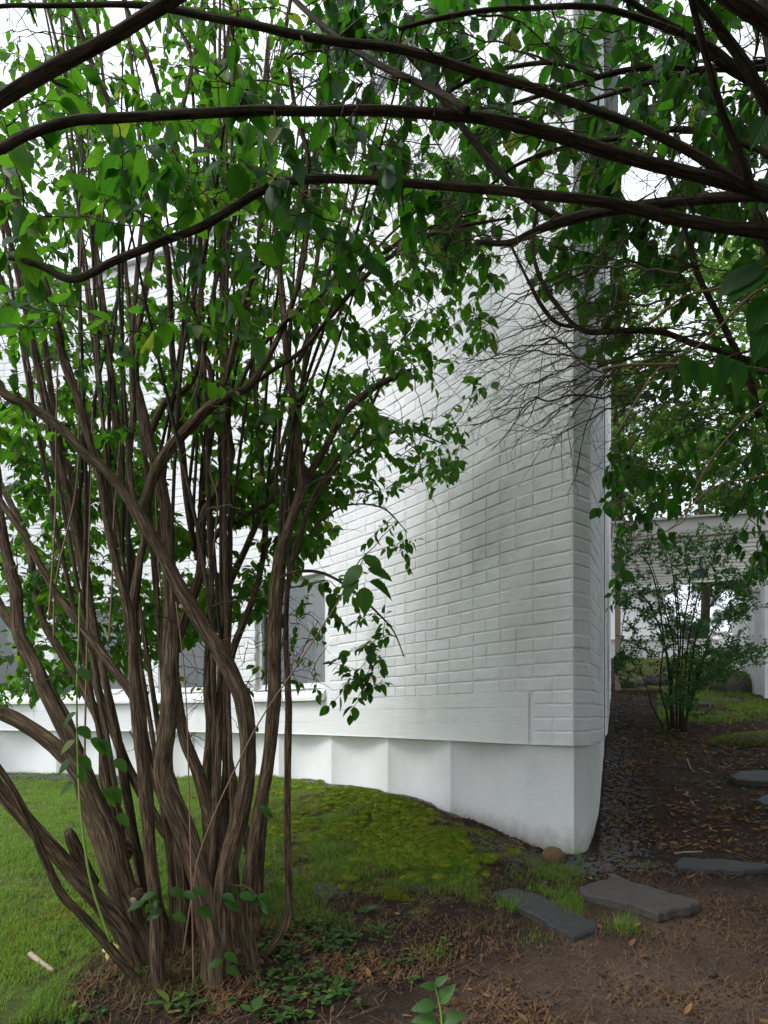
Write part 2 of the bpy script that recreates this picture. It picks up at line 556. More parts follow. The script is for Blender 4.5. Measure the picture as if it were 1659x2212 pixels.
C0 = np.array(wall_plan(1433, 4.0))
knots = [C0] + [np.array(wall_plan(u, Y)) for u, Y in ((1271, 4.38), (1116, 4.95), (964, 5.62), (816, 6.32), (694, 6.85), (540, 7.35), (400, 7.75), (200, 8.15), (0, 8.42), (-260, 8.65), (-700, 8.9))]
WP = catmull([np.array([k[0], k[1], 0]) for k in knots], 0.01)[:, :2]
WS = np.concatenate([[0], np.cumsum(np.linalg.norm(np.diff(WP, axis=0), axis=1))])
WT = np.gradient(WP, axis=0)
WT /= np.linalg.norm(WT, axis=1)[:, None]
for _ in range(3):
    kk = np.ones(41) / 41
    WT = np.stack([np.convolve(np.pad(WT[:, i], 20, mode='edge'), kk, 'valid') for i in (0, 1)], -1)
    WT /= np.linalg.norm(WT, axis=1)[:, None]


def wall(s, off=0.0):
    """Point on the curved face at run s from the corner, off metres proud of it."""
    s = np.asarray(s, float)
    x, y = np.interp(s, WS, WP[:, 0]), np.interp(s, WS, WP[:, 1])
    tx, ty = np.interp(s, WS, WT[:, 0]), np.interp(s, WS, WT[:, 1])
    return np.stack([x - ty * off * 1.0, y + tx * off * 1.0], -1) if False else np.stack([x + (-ty) * off, y + tx * off], -1)


def wtan(s):
    return np.stack([np.interp(s, WS, WT[:, 0]), np.interp(s, WS, WT[:, 1])], -1)


def s_at_u(u):
    uu = 960 + WP[:, 0] / WP[:, 1] * 1707.0
    return float(np.interp(-u, -uu, WS))


# outward is towards the camera: check the sign once
_o = wall(1.0, 0.1)
_b = wall(1.0, 0.0)
WSGN = 1.0 if np.linalg.norm(_o) < np.linalg.norm(_b) else -1.0


def wallp(s, off, z):
    q = wall(s, off * WSGN)
    return np.stack([q[..., 0], q[..., 1], np.broadcast_to(z, q[..., 0].shape)], -1)


C1 = C0 + 0.195 * np.array([0.72, 0.69]) / np.hypot(0.72, 0.69)
C2 = np.array([1.497, 4.70])
C3 = np.array([2.956, 8.9])
Z_SOF, COURSE, Z_BAND, Z_TOP = 0.65, 0.082, 0.65 + 4 * 0.082, 6.05
S_PIER = s_at_u(1313)
S_END = WS[-1]

# ------------------------------------------------------------------ terrain
def right_side(X, Y):
    return sstep(-0.25, 0.25, X - (1.25 + 0.02 * (Y - 4)))


WPs = WP[::20]


def wall_dist(X, Y):
    sh = np.shape(X)
    X, Y = np.ravel(X), np.ravel(Y)
    d = np.full(len(X), 9.0)
    near = (X > -6) & (X < 2) & (Y > 2) & (Y < 11)
    idx = np.where(near)[0]
    for i in range(0, len(idx), 20000):
        j = idx[i:i + 20000]
        dd = (X[j, None] - WPs[None, :, 0]) ** 2 + (Y[j, None] - WPs[None, :, 1]) ** 2
        d[j] = np.sqrt(dd.min(1))
    return d.reshape(sh)


def ground_z(X, Y, fine=True):
    X, Y = np.asarray(X, float), np.asarray(Y, float)
    base = np.where(Y < 4, -0.1 * (4 - np.clip(Y, -4, 4)), 0.0)
    ramp = np.where(Y < 8.9, 0.23 * np.clip(Y - 4.0, 0, None), 0.23 * 4.9 + 0.19 * np.clip(Y - 8.9, 0, 5))
    ramp = ramp * sstep(3.7, 4.8, Y) + 0 * X
    left = 0.02 * sstep(4, 8, Y)
    # the mossy rock against the wall
    wd = wall_dist(X, Y)
    along = sstep(1.05, 0.15, X) * sstep(-2.6, -1.2, X)
    mound = 0.185 * along * sstep(1.5, 0.15, wd) + 0.10 * sstep(0.7, 0.1, wd) * sstep(-1.2, -2.6, X)
    lump = 0.11 * np.exp(-(((X - 0.05) / 0.30) ** 2 + ((Y - 4.75) / 0.22) ** 2)) + 0.05 * np.exp(-(((X - 0.55) / 0.25) ** 2 + ((Y - 4.35) / 0.16) ** 2)) \
        + 0.05 * np.exp(-(((X + 0.7) / 0.5) ** 2 + ((Y - 5.4) / 0.3) ** 2))
    rockl = 0.10 * (fbm(X * 2.6 + 3.1, Y * 2.6, 7.7, 3) - 0.45) * along * sstep(1.7, 1.1, wd)
    left = left + mound + lump * 0.9 + rockl
    r = right_side(X, Y)
    z = base + left * (1 - r) + ramp * r
    # shrub crown of roots
    z = z + 0.035 * np.exp(-(((X + 0.85) / 0.55) ** 2 + ((Y - 2.85) / 0.5) ** 2))
    if fine:
        z = z + 0.03 * (fbm(X * 1.4, Y * 1.4) - 0.5) + 0.016 * (fbm(X * 6, Y * 6, 3.3) - 0.5) + 0.009 * (vn(X * 19, Y * 19, 5) - 0.5)
    return z


def ground_hit(x, y):
    """Where the ray through a photo pixel meets the ground."""
    Ys = np.linspace(1.2, 16, 1500)
    pts = np.stack([(x - CXP) / FPX * Ys, Ys, EYE - (y - HZP) / FPX * Ys], -1)
    below = pts[:, 2] < ground_z(pts[:, 0], pts[:, 1])
    i = int(np.argmax(below)) if below.any() else 600
    return pts[i]


def on_ground(X, Y, dz=0.0):
    return np.stack([X, Y, ground_z(X, Y) + dz], -1)


def in_poly(x, y, poly):
    x, y = np.asarray(x), np.asarray(y)
    c = np.zeros(x.shape, bool)
    n = len(poly)
    for i in range(n):
        x0, y0 = poly[i]
        x1, y1 = poly[(i + 1) % n]
        with np.errstate(divide='ignore', invalid='ignore'):
            cr = ((y0 > y) != (y1 > y)) & (x < (x1 - x0) * (y - y0) / (y1 - y0 + 1e-12) + x0)
        c ^= cr
    return c


def lawn_amt(X, Y):
    """1 on the mown lawn, about a third on thin turf, 0 on bare soil."""
    x, y = proj(np.stack([np.ravel(X), np.ravel(Y), ground_z(np.ravel(X), np.ravel(Y), False)], -1))
    xl = np.interp(y, [1650, 1700, 1780, 1860, 1930, 1990, 2060, 2130, 2300], [760, 700, 680, 660, 560, 410, 230, 70, -60])
    a = sstep(150, -150, x - xl + 190 * (fbm(np.ravel(X) * 4, np.ravel(Y) * 4, 2.2) - 0.5))
    thin = 0.36 * (x > 480) * (x < 1260) * sstep(1820, 1880, y) * sstep(2030, 1960, y + (x - 900) * 0.03)
    far = 0.42 * (x > 1420) * sstep(1600, 1540, y)
    r = np.maximum(np.maximum(a, thin), far)
    r = np.where(np.ravel(Y) < 1.0, 0.2, r)
    return r.reshape(np.shape(X))


MOSS_POLY = [(540, 1686), (760, 1688), (835, 1716), (900, 1736), (960, 1770), (1060, 1795), (1135, 1832), (1085, 1855), (960, 1870), (800, 1862), (640, 1850), (500, 1780)]


def moss_amt(X, Y):
    x, y = proj(np.stack([np.ravel(X), np.ravel(Y), ground_z(np.ravel(X), np.ravel(Y), False)], -1))
    m = in_poly(x, y, MOSS_POLY).astype(float) * 0.95
    m = np.maximum(m, 0.5 * in_poly(x, y, [(0, 1900), (330, 1960), (330, 2050), (120, 2110), (0, 2130)]))
    m = np.maximum(m, 0.4 * in_poly(x, y, [(560, 1850), (1050, 1850), (1060, 1960), (620, 1930)]))
    m = np.maximum(m, 0.6 * ((x > 1330) & (y < 1490)))
    return np.where(np.ravel(Y) < 1.0, 0, m).reshape(np.shape(X))


def grade(a, b, step, lo, hi):
    mid = np.arange(a, b, step)
    up, d = [mid[-1]], step
    while up[-1] < hi:
        d *= 1.22
        up.append(up[-1] + d)
    dn, d = [mid[0]], step
    while dn[-1] > lo:
        d *= 1.22
        dn.append(dn[-1] - d)
    return np.concatenate([dn[:0:-1], mid, up[1:]])


gx = grade(-3.6, 4.0, 0.03, -220, 220)
gy = grade(1.7, 8.0, 0.03, -120, 320)
GX, GY = np.meshgrid(gx, gy)
GZ = ground_z(GX, GY)
nx, ny = len(gx), len(gy)
ii = (np.arange(ny - 1)[:, None] * nx + np.arange(nx - 1)[None]).ravel()
gme = raw_mesh('ground', np.stack([GX, GY, GZ], -1).reshape(-1, 3), [np.stack([ii, ii + 1, ii + nx + 1, ii + nx], -1)], smooth=True)
wd_ = wall_dist(GX, GY)
pxx, pyy = proj(np.stack([GX.ravel(), GY.ravel(), GZ.ravel()], -1))
pale_ = (sstep(1000, 1300, pxx + (pyy - 2000) * 1.2) * sstep(1880, 1980, pyy)).reshape(GX.shape)
rock_ = sstep(0.13, 0.03, wd_ - 0.03) * sstep(1.0, 0.7, GX) * sstep(-1.4, -0.9, GX) * 0.85
for nm, arr in (('lawn', lawn_amt(GX, GY)), ('moss', moss_amt(GX, GY)), ('pale', pale_), ('rock', rock_)):
    a_ = gme.attributes.new(nm, 'FLOAT', 'POINT')
    a_.data.foreach_set('value', np.asarray(arr, np.float32).ravel())
ground = link('ground', gme, M_GROUND)
ground['kind'] = 'structure'
ground['label'] = 'sloping garden ground of dark soil, lawn and moss around the white building'

# ------------------------------------------------------------------ the building
bld = thing('brick_building', (C0[0], C0[1], 0), 'white painted brick building with a curved wall and a sharp pier end', 'building')

# windows: run from the corner (s0, s1), sill and head heights
WIN = []
for ua, ub in ((636, 812), (395, 560), (135, 330), (-120, 78)):
    WIN.append((s_at_u(ub), s_at_u(ua)))
WZ0, WZ1 = 1.09, 2.17


def in_win(sa, sb, za, zb):
    for a, b in WIN:
        if sb > a - 0.005 and sa < b + 0.005 and zb > WZ0 - 0.12 and za < WZ1 + 0.005:
            return True
    return False


# mortar bed behind the bricks, with openings
acc = Acc()
ss = sorted(set(np.round(np.concatenate([np.arange(0, S_END, 0.06), [a for w in WIN for a in w], [S_PIER, S_END]]), 4)))
zz = [Z_SOF, Z_BAND, WZ0, WZ1, 3.2, 4.4, Z_TOP]
for i in range(len(ss) - 1):
    a, b = ss[i], ss[i + 1]
    if b - a < 1e-3:
        continue
    for j in range(len(zz) - 1):
        za, zb = zz[j], zz[j + 1]
        if za == Z_SOF and a >= S_PIER - 1e-3:
            continue
        mid_s = (a + b) / 2
        if abs(za - WZ0) < 1e-6 and any(w[0] < mid_s < w[1] for w in WIN):
            continue
        acc.add([wallp(a, -0.0026, za), wallp(b, -0.0026, za), wallp(b, -0.0026, zb), wallp(a, -0.0026, zb)], [(0, 1, 2, 3)])
for a, b in WIN:                                   # reveals
    for s in (a, b):
        acc.add([wallp(s, 0, WZ0), wallp(s, -0.13, WZ0), wallp(s, -0.13, WZ1), wallp(s, 0, WZ1)], [(0, 1, 2, 3)])
    for z in (WZ1, WZ0):
        acc.add([wallp(a, 0, z), wallp(b, 0, z), wallp(b, -0.13, z), wallp(a, -0.13, z)], [(0, 1, 2, 3)])
wall_bed = acc.obj('curved_wall', M_PAINT, bld)
wall_bed['label'] = 'curved white brick wall face with ragged painted joints'


def brick_tpl(w, h, seed):
    """A thickly painted brick: pillowed front, ragged rim."""
    r = np.random.default_rng(seed)
    nxv, nzv = (8 if w > 0.2 else 5), 4
    fx = np.linspace(0, 1, nxv)
    fx = np.concatenate([[0, 0.0045 / w], np.linspace(0.012 / w, 1 - 0.012 / w, nxv - 2), [1 - 0.0045 / w, 1]])
    fz = np.array([0, 0.0042 / h, 0.011 / h, 1 - 0.011 / h, 1 - 0.0042 / h, 1])
    V, uv = [], []
    for b, z in enumerate(fz):
        for a, x in enumerate(fx):
            edge = a in (0, len(fx) - 1) or b in (0, len(fz) - 1)
            d = -0.0030 if edge else 0.0020 + r.normal(0, 0.0006)
            jx = r.normal(0, 0.0011) if not edge else r.normal(0, 0.0016)
            jz = r.normal(0, 0.0011) if not edge else r.normal(0, 0.0014)
            V.append(((x - 0.5) * w + jx, d, (z - 0.5) * h + jz))
            uv.append((x, z))
    n = len(fx)
    Q = [(b * n + a, b * n + a + 1, (b + 1) * n + a + 1, (b + 1) * n + a) for b in range(len(fz) - 1) for a in range(n - 1)]
    return np.array(V), np.array(Q)[:, ::-1], np.array(uv)


BR = {}
for w in (0.275, 0.135):
    BR[w] = []
    for q in range(10):
        V, Q, uv = brick_tpl(w, 0.0785, int(w * 1000) + q * 17)
        me = raw_mesh('brick', V, [Q], uv, np.zeros(len(V)), True)
        me.materials.append(M_PAINT)
        BR[w].append((V, Q, uv, me))

bricks = []       # (matrix columns, position, width key, variant)
zk = Z_SOF
while zk + COURSE < Z_TOP:
    zc = zk + COURSE / 2
    s = random.uniform(-0.2, -0.02) if (round((zk - Z_SOF) / COURSE) % 2) else random.uniform(-0.1, 0.0)
    s = 0.004
    first = True
    lim = S_PIER if zk < Z_BAND - 0.01 else S_END
    while s < lim:
        if first:
            w = 0.135 if random.random() < 0.5 else 0.275
            s = random.uniform(0.003, 0.009)
            first = False
        else:
            w = 0.135 if random.random() < 0.3 else 0.275
        sc_ = s + w / 2
        if sc_ + w / 2 > lim + 0.03:
            if lim - s > 0.12:
                w = 0.135
                sc_ = s + w / 2
            else:
                break
        if not in_win(sc_ - w / 2 + 0.03, sc_ + w / 2 - 0.03, zc - 0.03, zc + 0.03):
            pa, pb = wall(sc_ - w / 2), wall(sc_ + w / 2)
            t = (pb - pa) / np.linalg.norm(pb - pa)
            n_ = np.array([-t[1], t[0]]) * WSGN
            pm = (pa + pb) / 2 + n_ * (random.gauss(0, 0.0005) - (0.0009 if sc_ > 3.2 else 0))
            p = np.array([pm[0], pm[1], zc + random.gauss(0, 0.0016)])
            tilt = random.gauss(0, 0.005)
            X = np.array([t[0], t[1], tilt])
            X /= np.linalg.norm(X)
            Yv = np.array([n_[0], n_[1], 0.0])
            Z = np.cross(X, Yv)
            if Z[2] < 0:
                X = -X
                Z = np.cross(X, Yv)
            bricks.append((np.stack([X, Yv, Z], -1), p, w, random.randrange(10), sc_, zc))
        s += w + 0.0045 + random.uniform(-0.001, 0.002)
    zk += COURSE


def brick_rank(b):
    x, y = proj(b[1][None])
    x, y = x[0], y[0]
    if 705 < x < 1245 and 640 < y < 1620:
        return -b[1][1] - (3.0 if y < 860 and x < 1240 else 0) - (0.9 if (y < 1010 + (1000 - x) * 0.6) else 0)
    return -99


bricks.sort(key=brick_rank, reverse=True)


def place(o, parent, R, p, scale=1.0):
    Mx = Matrix([[*(R[0] * scale), p[0]], [*(R[1] * scale), p[1]], [*(R[2] * scale), p[2]], [0, 0, 0, 1]])
    w = world_loc(parent)
    o.matrix_basis = Matrix.Translation(-w) @ Mx


for b in bricks[:300]:
    o = bpy.data.objects.new('brick', BR[b[2]][b[3]][3])
    COL.objects.link(o)
    o.parent = wall_bed
    place(o, wall_bed, b[0], b[1])
acc = Acc()
for b in bricks[300:]:
    V, Q, uv, _ = BR[b[2]][b[3]]
    acc.add(V @ b[0].T + b[1], Q, None, uv)
rest = acc.obj('brickwork', M_PAINT, wall_bed, smooth=True)
rest['kind'] = 'stuff'

# pier end, chamfer and the long side wall on the other flank
end_bed = Acc()
path = [C0, C1, C2, C3]
for a, b in zip(path[:-1], path[1:]):
    za = Z_SOF if (a is C0) else Z_SOF - (0.0)
    end_bed.add([(*a, za), (*b, za), (*b, Z_TOP), (*a, Z_TOP)], [(0, 1, 2, 3)])
end = end_bed.obj('pier_end_wall', M_PAINT, bld)
end['label'] = 'narrow shaded end face of the white brick wall'


def face_bricks(a, b, host, as_parts, head):
    d = b - a
    L = np.linalg.norm(d)
    d = d / L
    n_ = np.array([d[1], -d[0]])
    if np.dot(n_, -(a + b) / 2) < 0:
        n_ = -n_
    acc = Acc()
    zk, k = Z_SOF, 0
    while zk + COURSE < Z_TOP:
        zc = zk + COURSE / 2
        s = 0.003
        while s < L - 0.05:
            w = 0.275 if not head else None
            if head:
                w = L - 0.006
            elif s == 0.003 and k % 2:
                w = 0.135
            if s + w > L + 0.02:
                w = L - s - 0.004
            key = 0.275 if w > 0.16 else 0.135
            V, Q, uv, me = BR[key][random.randrange(10)]
            p2 = a + d * (s + w / 2)
            X = np.array([d[0] * w / key, d[1] * w / key, 0])
            Yv = np.array([n_[0], n_[1], 0])
            R = np.stack([X, Yv, np.array([0, 0, 1.0])], -1)
            if np.linalg.det(R) < 0:
                R[:, 0] *= -1
            p = np.array([p2[0], p2[1], zc + random.gauss(0, 0.002)]) + Yv * random.gauss(0, 0.0012)
            if as_parts and zc < 3.4:
                o = bpy.data.objects.new('brick', me)
                COL.objects.link(o)
                o.parent = host
                place(o, host, R, p)
            else:
                acc.add(V @ R.T + p, Q, None, uv)
            s += w + 0.005
        zk += COURSE
        k += 1
    if acc.n:
        r = acc.obj('brickwork', M_PAINT, host, smooth=True)
        r['kind'] = 'stuff'


face_bricks(C0, C1, end, True, True)
face_bricks(C1, C2, end, False, False)
face_bricks(C2, C3, end, False, False)

# board-marked concrete band: three courses of boards, each slightly proud of the next
zb = [Z_SOF, Z_SOF + 0.118, Z_SOF + 0.232, Z_BAND]
sb = np.concatenate([[S_PIER - 0.03], np.arange(S_PIER + 0.02, S_END, 0.03), [S_END]])
band = thing('concrete_band', (0, 0, 0), 'x', 'x')
del band['label'], band['category']
band.parent = bld
band.location = (-C0[0], -C0[1], 0)
for j in range(3):
    acc = Acc()
    off = (0.0046, 0.0038, 0.0042)[j]
    za, zt = zb[j] + (0.0004 if j else 0), zb[j + 1] - 0.0004
    rows = [(off - 0.05, za), (off - 0.0008, za), (off, za + 0.002), (off, (za + zt) / 2), (off, zt - 0.002), (off - 0.0008, zt), (off - 0.05, zt)]
    V = []
    for o_, z in rows:
        V.append(wallp(sb, o_ + 0.0016 * (fbm(sb * 7, z * 40) - 0.5) * 2, z + 0.004 * (fbm(sb * 2.0, j * 7.7) - 0.5)))
    V = np.concatenate(V)
    n = len(sb)
    i = (np.arange(len(rows) - 1)[:, None] * n + np.arange(n - 1)[None]).ravel()
    acc.add(V, np.stack([i, i + 1, i + n + 1, i + n], -1))
    acc.obj('concrete_board', M_BOARD, band)

# soffit and the saw-toothed plinth below
acc = Acc()
sf = np.concatenate([np.arange(0, S_END, 0.1), [S_END]])
V = np.concatenate([wallp(sf, 0.012, Z_SOF + 0.0), wallp(sf, -0.22, Z_SOF + 0.0)])
n = len(sf)
i = np.arange(n - 1)
acc.add(V, np.stack([i, i + 1, i + n + 1, i + n], -1))
pc = [np.array(p) for p in (C0, C1, C2, C3)]
inn = [p + np.array([-0.2, 0.25]) for p in pc]
for a, b, c, d in zip(pc[:-1], pc[1:], inn[1:], inn[:-1]):
    acc.add([(*a, Z_SOF), (*b, Z_SOF), (*c, Z_SOF), (*d, Z_SOF)], [(0, 1, 2, 3)])
acc.obj('soffit', M_CONC, bld)

edges_s = [s_at_u(1119), s_at_u(963), s_at_u(823), s_at_u(692)]
while edges_s[-1] < S_END - 0.9:
    edges_s.append(edges_s[-1] + 0.81)
plinth = Acc()
# the pier's own foot: front, end and flank, set back a little from the bricks
pl = [wall(S_PIER, -0.022 * WSGN), wall(0.02, -0.022 * WSGN), C1 + np.array([-0.012, 0.02]), C2 + np.array([-0.02, 0.0]), C3 + np.array([-0.02, 0])]
pl[1] = C0 + np.array([0.012, 0.028])
for a, b in zip(pl[:-1], pl[1:]):
    L = np.linalg.norm(b - a)
    ns = max(2, int(L / 0.06))
    nzr = 24
    t = np.linspace(0, 1, ns)[None, :]
    z = np.linspace(-0.5, Z_SOF + 0.0, nzr)[:, None]
    nn = np.array([b[1] - a[1], -(b[0] - a[0])]) / L
    if np.dot(nn, -(a + b)) < 0:
        nn = -nn
    bulge = 0.003 * (fbm(t * L * 9 + a[0] * 3, z * 9) - 0.5) * 2 * np.sin(np.pi * np.clip(t, 0, 1)) ** 0.3
    X = a[0] + (b[0] - a[0]) * t + nn[0] * bulge
    Yy = a[1] + (b[1] - a[1]) * t + nn[1] * bulge
    V = np.stack([X, Yy, np.broadcast_to(z, X.shape)], -1).reshape(-1, 3)
    i = (np.arange(nzr - 1)[:, None] * ns + np.arange(ns - 1)[None]).ravel()
    plinth.add(V, np.stack([i, i + 1, i + ns + 1, i + ns], -1))
plo = plinth.obj('plinth', M_CONC, bld, smooth=False)
plo['label'] = 'smooth white concrete foot of the pier'
prev = S_PIER
for e in edges_s:
    acc = Acc()
    # a shallow flute between two arrises, deepest towards its far side
    ns, nzr = 28, 14
    t = np.linspace(0, 1, ns)
    dep = -0.026 - 0.09 * np.sin(np.pi * t ** 1.5) ** 0.85
    sv = prev + (e - prev) * t
    zv = np.linspace(-0.4, Z_SOF, nzr)
    V = np.concatenate([wallp(sv, dep + 0.003 * (fbm(sv * 6, z * 6, 2.0) - 0.5) * np.sin(np.pi * t), z) for z in zv])
    i = (np.arange(nzr - 1)[:, None] * ns + np.arange(ns - 1)[None]).ravel()
    acc.add(V, np.stack([i, i + 1, i + ns + 1, i + ns], -1))
    acc.obj('panel', M_CONC, plo, smooth=True)
    prev = e

# windows
for k, (a, b) in enumerate(WIN):
    fr = Acc()
    fw, d0, d1 = 0.055, -0.05, -0.11
    nseg = 6
    sg = np.linspace(a, b, nseg + 1)

    def bar(s0, s1, z0, z1, o0, o1):
        for p, q in zip(np.linspace(s0, s1, 4)[:-1], np.linspace(s0, s1, 4)[1:]):
            A, B = wallp(p, o0, z0), wallp(q, o0, z0)
            C = wallp(p, o1, z0)
            fr.box(A, B - A, C - A, (0, 0, z1 - z0))
    bar(a + 0.002, a + fw, WZ0 + 0.002, WZ1 - 0.002, d0, d1)
    bar(b - fw, b - 0.002, WZ0 + 0.002, WZ1 - 0.002, d0, d1)
    bar(a + fw, b - fw, WZ0 + 0.002, WZ0 + fw, d0, d1)
    bar(a + fw, b - fw, WZ1 - fw, WZ1 - 0.002, d0, d1)
    wo = fr.obj('window', M_FRAME, bld)
    g = Acc()
    sg = np.linspace(a + fw, b - fw, 5)
    V = np.concatenate([wallp(sg, -0.085, WZ0 + fw), wallp(sg, -0.085, WZ1 - fw)])
    i = np.arange(4)
    g.add(V, np.stack([i + 5, i + 6, i + 1, i], -1))
    g.obj('pane', M_GLASS, wo)
    # sheet-metal sill sloping out
    sl = Acc()
    sg = np.linspace(a - 0.012, b + 0.012, 6)
    rows = [(-0.05, WZ0 + 0.012), (0.0, WZ0 - 0.012), (0.062, WZ0 - 0.085), (0.062, WZ0 - 0.118), (0.012, WZ0 - 0.118)]
    V = np.concatenate([wallp(sg, o_, z) for o_, z in rows])
    n = 6
    i = (np.arange(len(rows) - 1)[:, None] * n + np.arange(n - 1)[None]).ravel()
    sl.add(V, np.stack([i, i + 1, i + n + 1, i + n], -1))
    for q in (0, n - 1):
        sl.add([V[r * n + q] for r in range(5)], [(0, 1, 2, 3)], [(0, 3, 4)])
    sl.obj('sill', M_METAL, wo)
    # a gathered curtain at each side, inside the glass
    for side in (0, 1):
        cu = Acc()
        wdt = 0.40 if side == 0 else 0.22
        base = a + 0.06 if side == 0 else b - 0.06 - wdt
        sg = np.linspace(0, 1, 40)
        zc = np.linspace(WZ0 + 0.03, WZ1 + 0.2, 14)
        V = []
        for z in zc:
            f = (z - zc[0]) / (zc[-1] - zc[0])
            pinch = 1 - 0.45 * np.exp(-((f - 0.28) / 0.16) ** 2)
            s_ = base + (wdt * sg * pinch if side == 0 else wdt * (1 - (1 - sg) * pinch))
            V.append(wallp(s_, -0.118 + 0.012 * np.sin(sg * 30 + 0.6 * math.sin(f * 4)), z))
        V = np.concatenate(V)
        i = (np.arange(13)[:, None] * 40 + np.arange(39)[None]).ravel()
        cu.add(V, np.stack([i, i + 1, i + 41, i + 40], -1))
        cu.obj('curtain', M_CURT, wo, smooth=True)

# closed interior, roof and eaves
acc = Acc()
far_l = wallp(S_END, 0, 0)[:2]
outer = [far_l, np.array([far_l[0] - 0.6, 14.5]), np.array([2.0, 14.5]), C3 + np.array([-0.5, 0.2]), C3]
for a, b in zip(outer[:-1], outer[1:]):
    acc.add([(*a, -0.5), (*b, -0.5), (*b, Z_TOP), (*a, Z_TOP)], [(0, 1, 2, 3)])
acc.obj('rear_wall', M_PAINT, bld)
acc = Acc()
inner = [wallp(s, -1.9, 0)[:2] for s in np.linspace(2.9, S_END - 0.4, 12)]
for a, b in zip(inner[:-1], inner[1:]):
    acc.add([(*a, 0.55), (*b, 0.55), (*b, 2.9), (*a, 2.9)], [(0, 1, 2, 3)])
acc.obj('dark_room_liner', M_DARK, bld)  # dark sheet behind the windows, coloured to stand in for the dim room
acc = Acc()
fsn = np.linspace(0, S_END, 40)
front = [wallp(s, 0.06, 0)[:2] for s in fsn][::-1]
poly = front + [C1 + np.array([0.1, -0.05]), C2 + np.array([0.12, 0]), C3 + np.array([0.12, 0.1]), np.array([2.0, 14.6]), np.array([far_l[0] - 0.7, 14.6])]
cen = np.array([-2.0, 10.5])
for z, flip in ((Z_TOP, 0), (Z_TOP + 0.09, 1)):
    m_ = len(poly)
    V = [(*p, z) for p in poly] + [(*cen, z)]
    acc.add(V, None, [(k, (k + 1) % m_, m_) for k in range(m_)])
V = [(*p, Z_TOP) for p in poly] + [(*p, Z_TOP + 0.09) for p in poly]
acc.add(V, [(k, (k + 1) % len(poly), len(poly) + (k + 1) % len(poly), len(poly) + k) for k in range(len(poly))])
acc.obj('roof', M_ROOF, bld)
acc = Acc()
tube(acc, np.array([(C2[0] + 0.03, C2[1] + 0.03, z) for z in np.linspace(0.3, 6.0, 12)]), 0.0025, 6)
acc.obj('lightning_wire', M_TIMBER, bld)

# ------------------------------------------------------------------ pergola, piers and garden wall beyond
A16 = math.radians(16)
D1 = np.array([math.cos(A16), -math.sin(A16)])
D2 = np.array([math.sin(A16), math.cos(A16)])
PO = np.array([2.98, 8.9])


def pg(a, b, z):
    q = PO + D1 * a + D2 * b
    return np.array([q[0], q[1], z])


E1, E2 = np.array([*D1, 0]), np.array([*D2, 0])
per = thing('pergola', pg(0, 0, ground_z(*PO)), 'weathered white slatted pergola roof behind the small-leaved shrub', 'pergola')
acc = Acc()
acc.box(pg(0, -0.05, 3.10), E1 * 3.6, E2 * 0.045, (0, 0, 0.215))
acc.obj('fascia', M_WOODW, per)
acc = Acc()
acc.box(pg(-0.03, -0.09, 3.317), E1 * 3.7, E2 * 0.14, (0, 0, 0.022))
acc.obj('coping', M_WOODW, per)
slat_acc = Acc()
slat_acc.box((0, 0, 0), E1 * 3.6, E2 * 0.050, (0, 0, 0.120))
slat_me = None
for k in range(14):
    if slat_me is None:
        o = slat_acc.obj('slat', M_WOODW, per, (0, 0, 0))
        slat_me = o.data
    else:
        o = link('slat', slat_me, M_WOODW, per)
    o.location = Vector(pg(0.0, 0.02 + k * 0.25, 3.10 + random.uniform(-0.004, 0.004))) - Vector(per.location)
for name, b0 in (('beam', 0),):
    acc = Acc()
    acc.box(pg(2.32, 0.1, 2.86), E1 * 0.075, E2 * 3.5, (0, 0, 0.15))
    acc.obj('beam', M_WOODW, per)
acc = Acc()
gz = float(ground_z(*(PO + D1 * 0.06 + D2 * 0.2)))
acc.box(pg(0.04, 0.2, gz - 0.1), E1 * 0.07, E2 * 0.07, (0, 0, 3.06 - gz + 0.1))
acc.obj('post', M_DEADWOOD, per)
acc = Acc()
acc.box(pg(2.315, 0.3, 2.42), E1 * 0.085, E2 * 0.085, (0, 0, 0.44))
acc.obj('post', M_DEADWOOD, per)

LX = P(U2D(1751), U2D(1436), 9.7)
lan = thing('lantern', LX, 'dark green box lantern hanging under the pergola slats', 'lamp')
acc = Acc()
acc.box(LX + np.array([-0.075, -0.075, -0.045]), (0.15, 0, 0), (0, 0.15, 0), (0, 0, 0.09))
acc.obj('body', M_LAMP, lan)
acc = Acc()
acc.box(LX + np.array([-0.085, -0.085, 0.047]), (0.17, 0, 0), (0, 0.17, 0), (0, 0, 0.012))
acc.obj('lid', M_LAMP, lan)
acc = Acc()
acc.box(LX + np.array([-0.012, -0.012, 0.06]), (0.024, 0, 0), (0, 0.024, 0), (0, 0, 3.08 - LX[2] - 0.05))
acc.obj('rod', M_LAMP, lan)


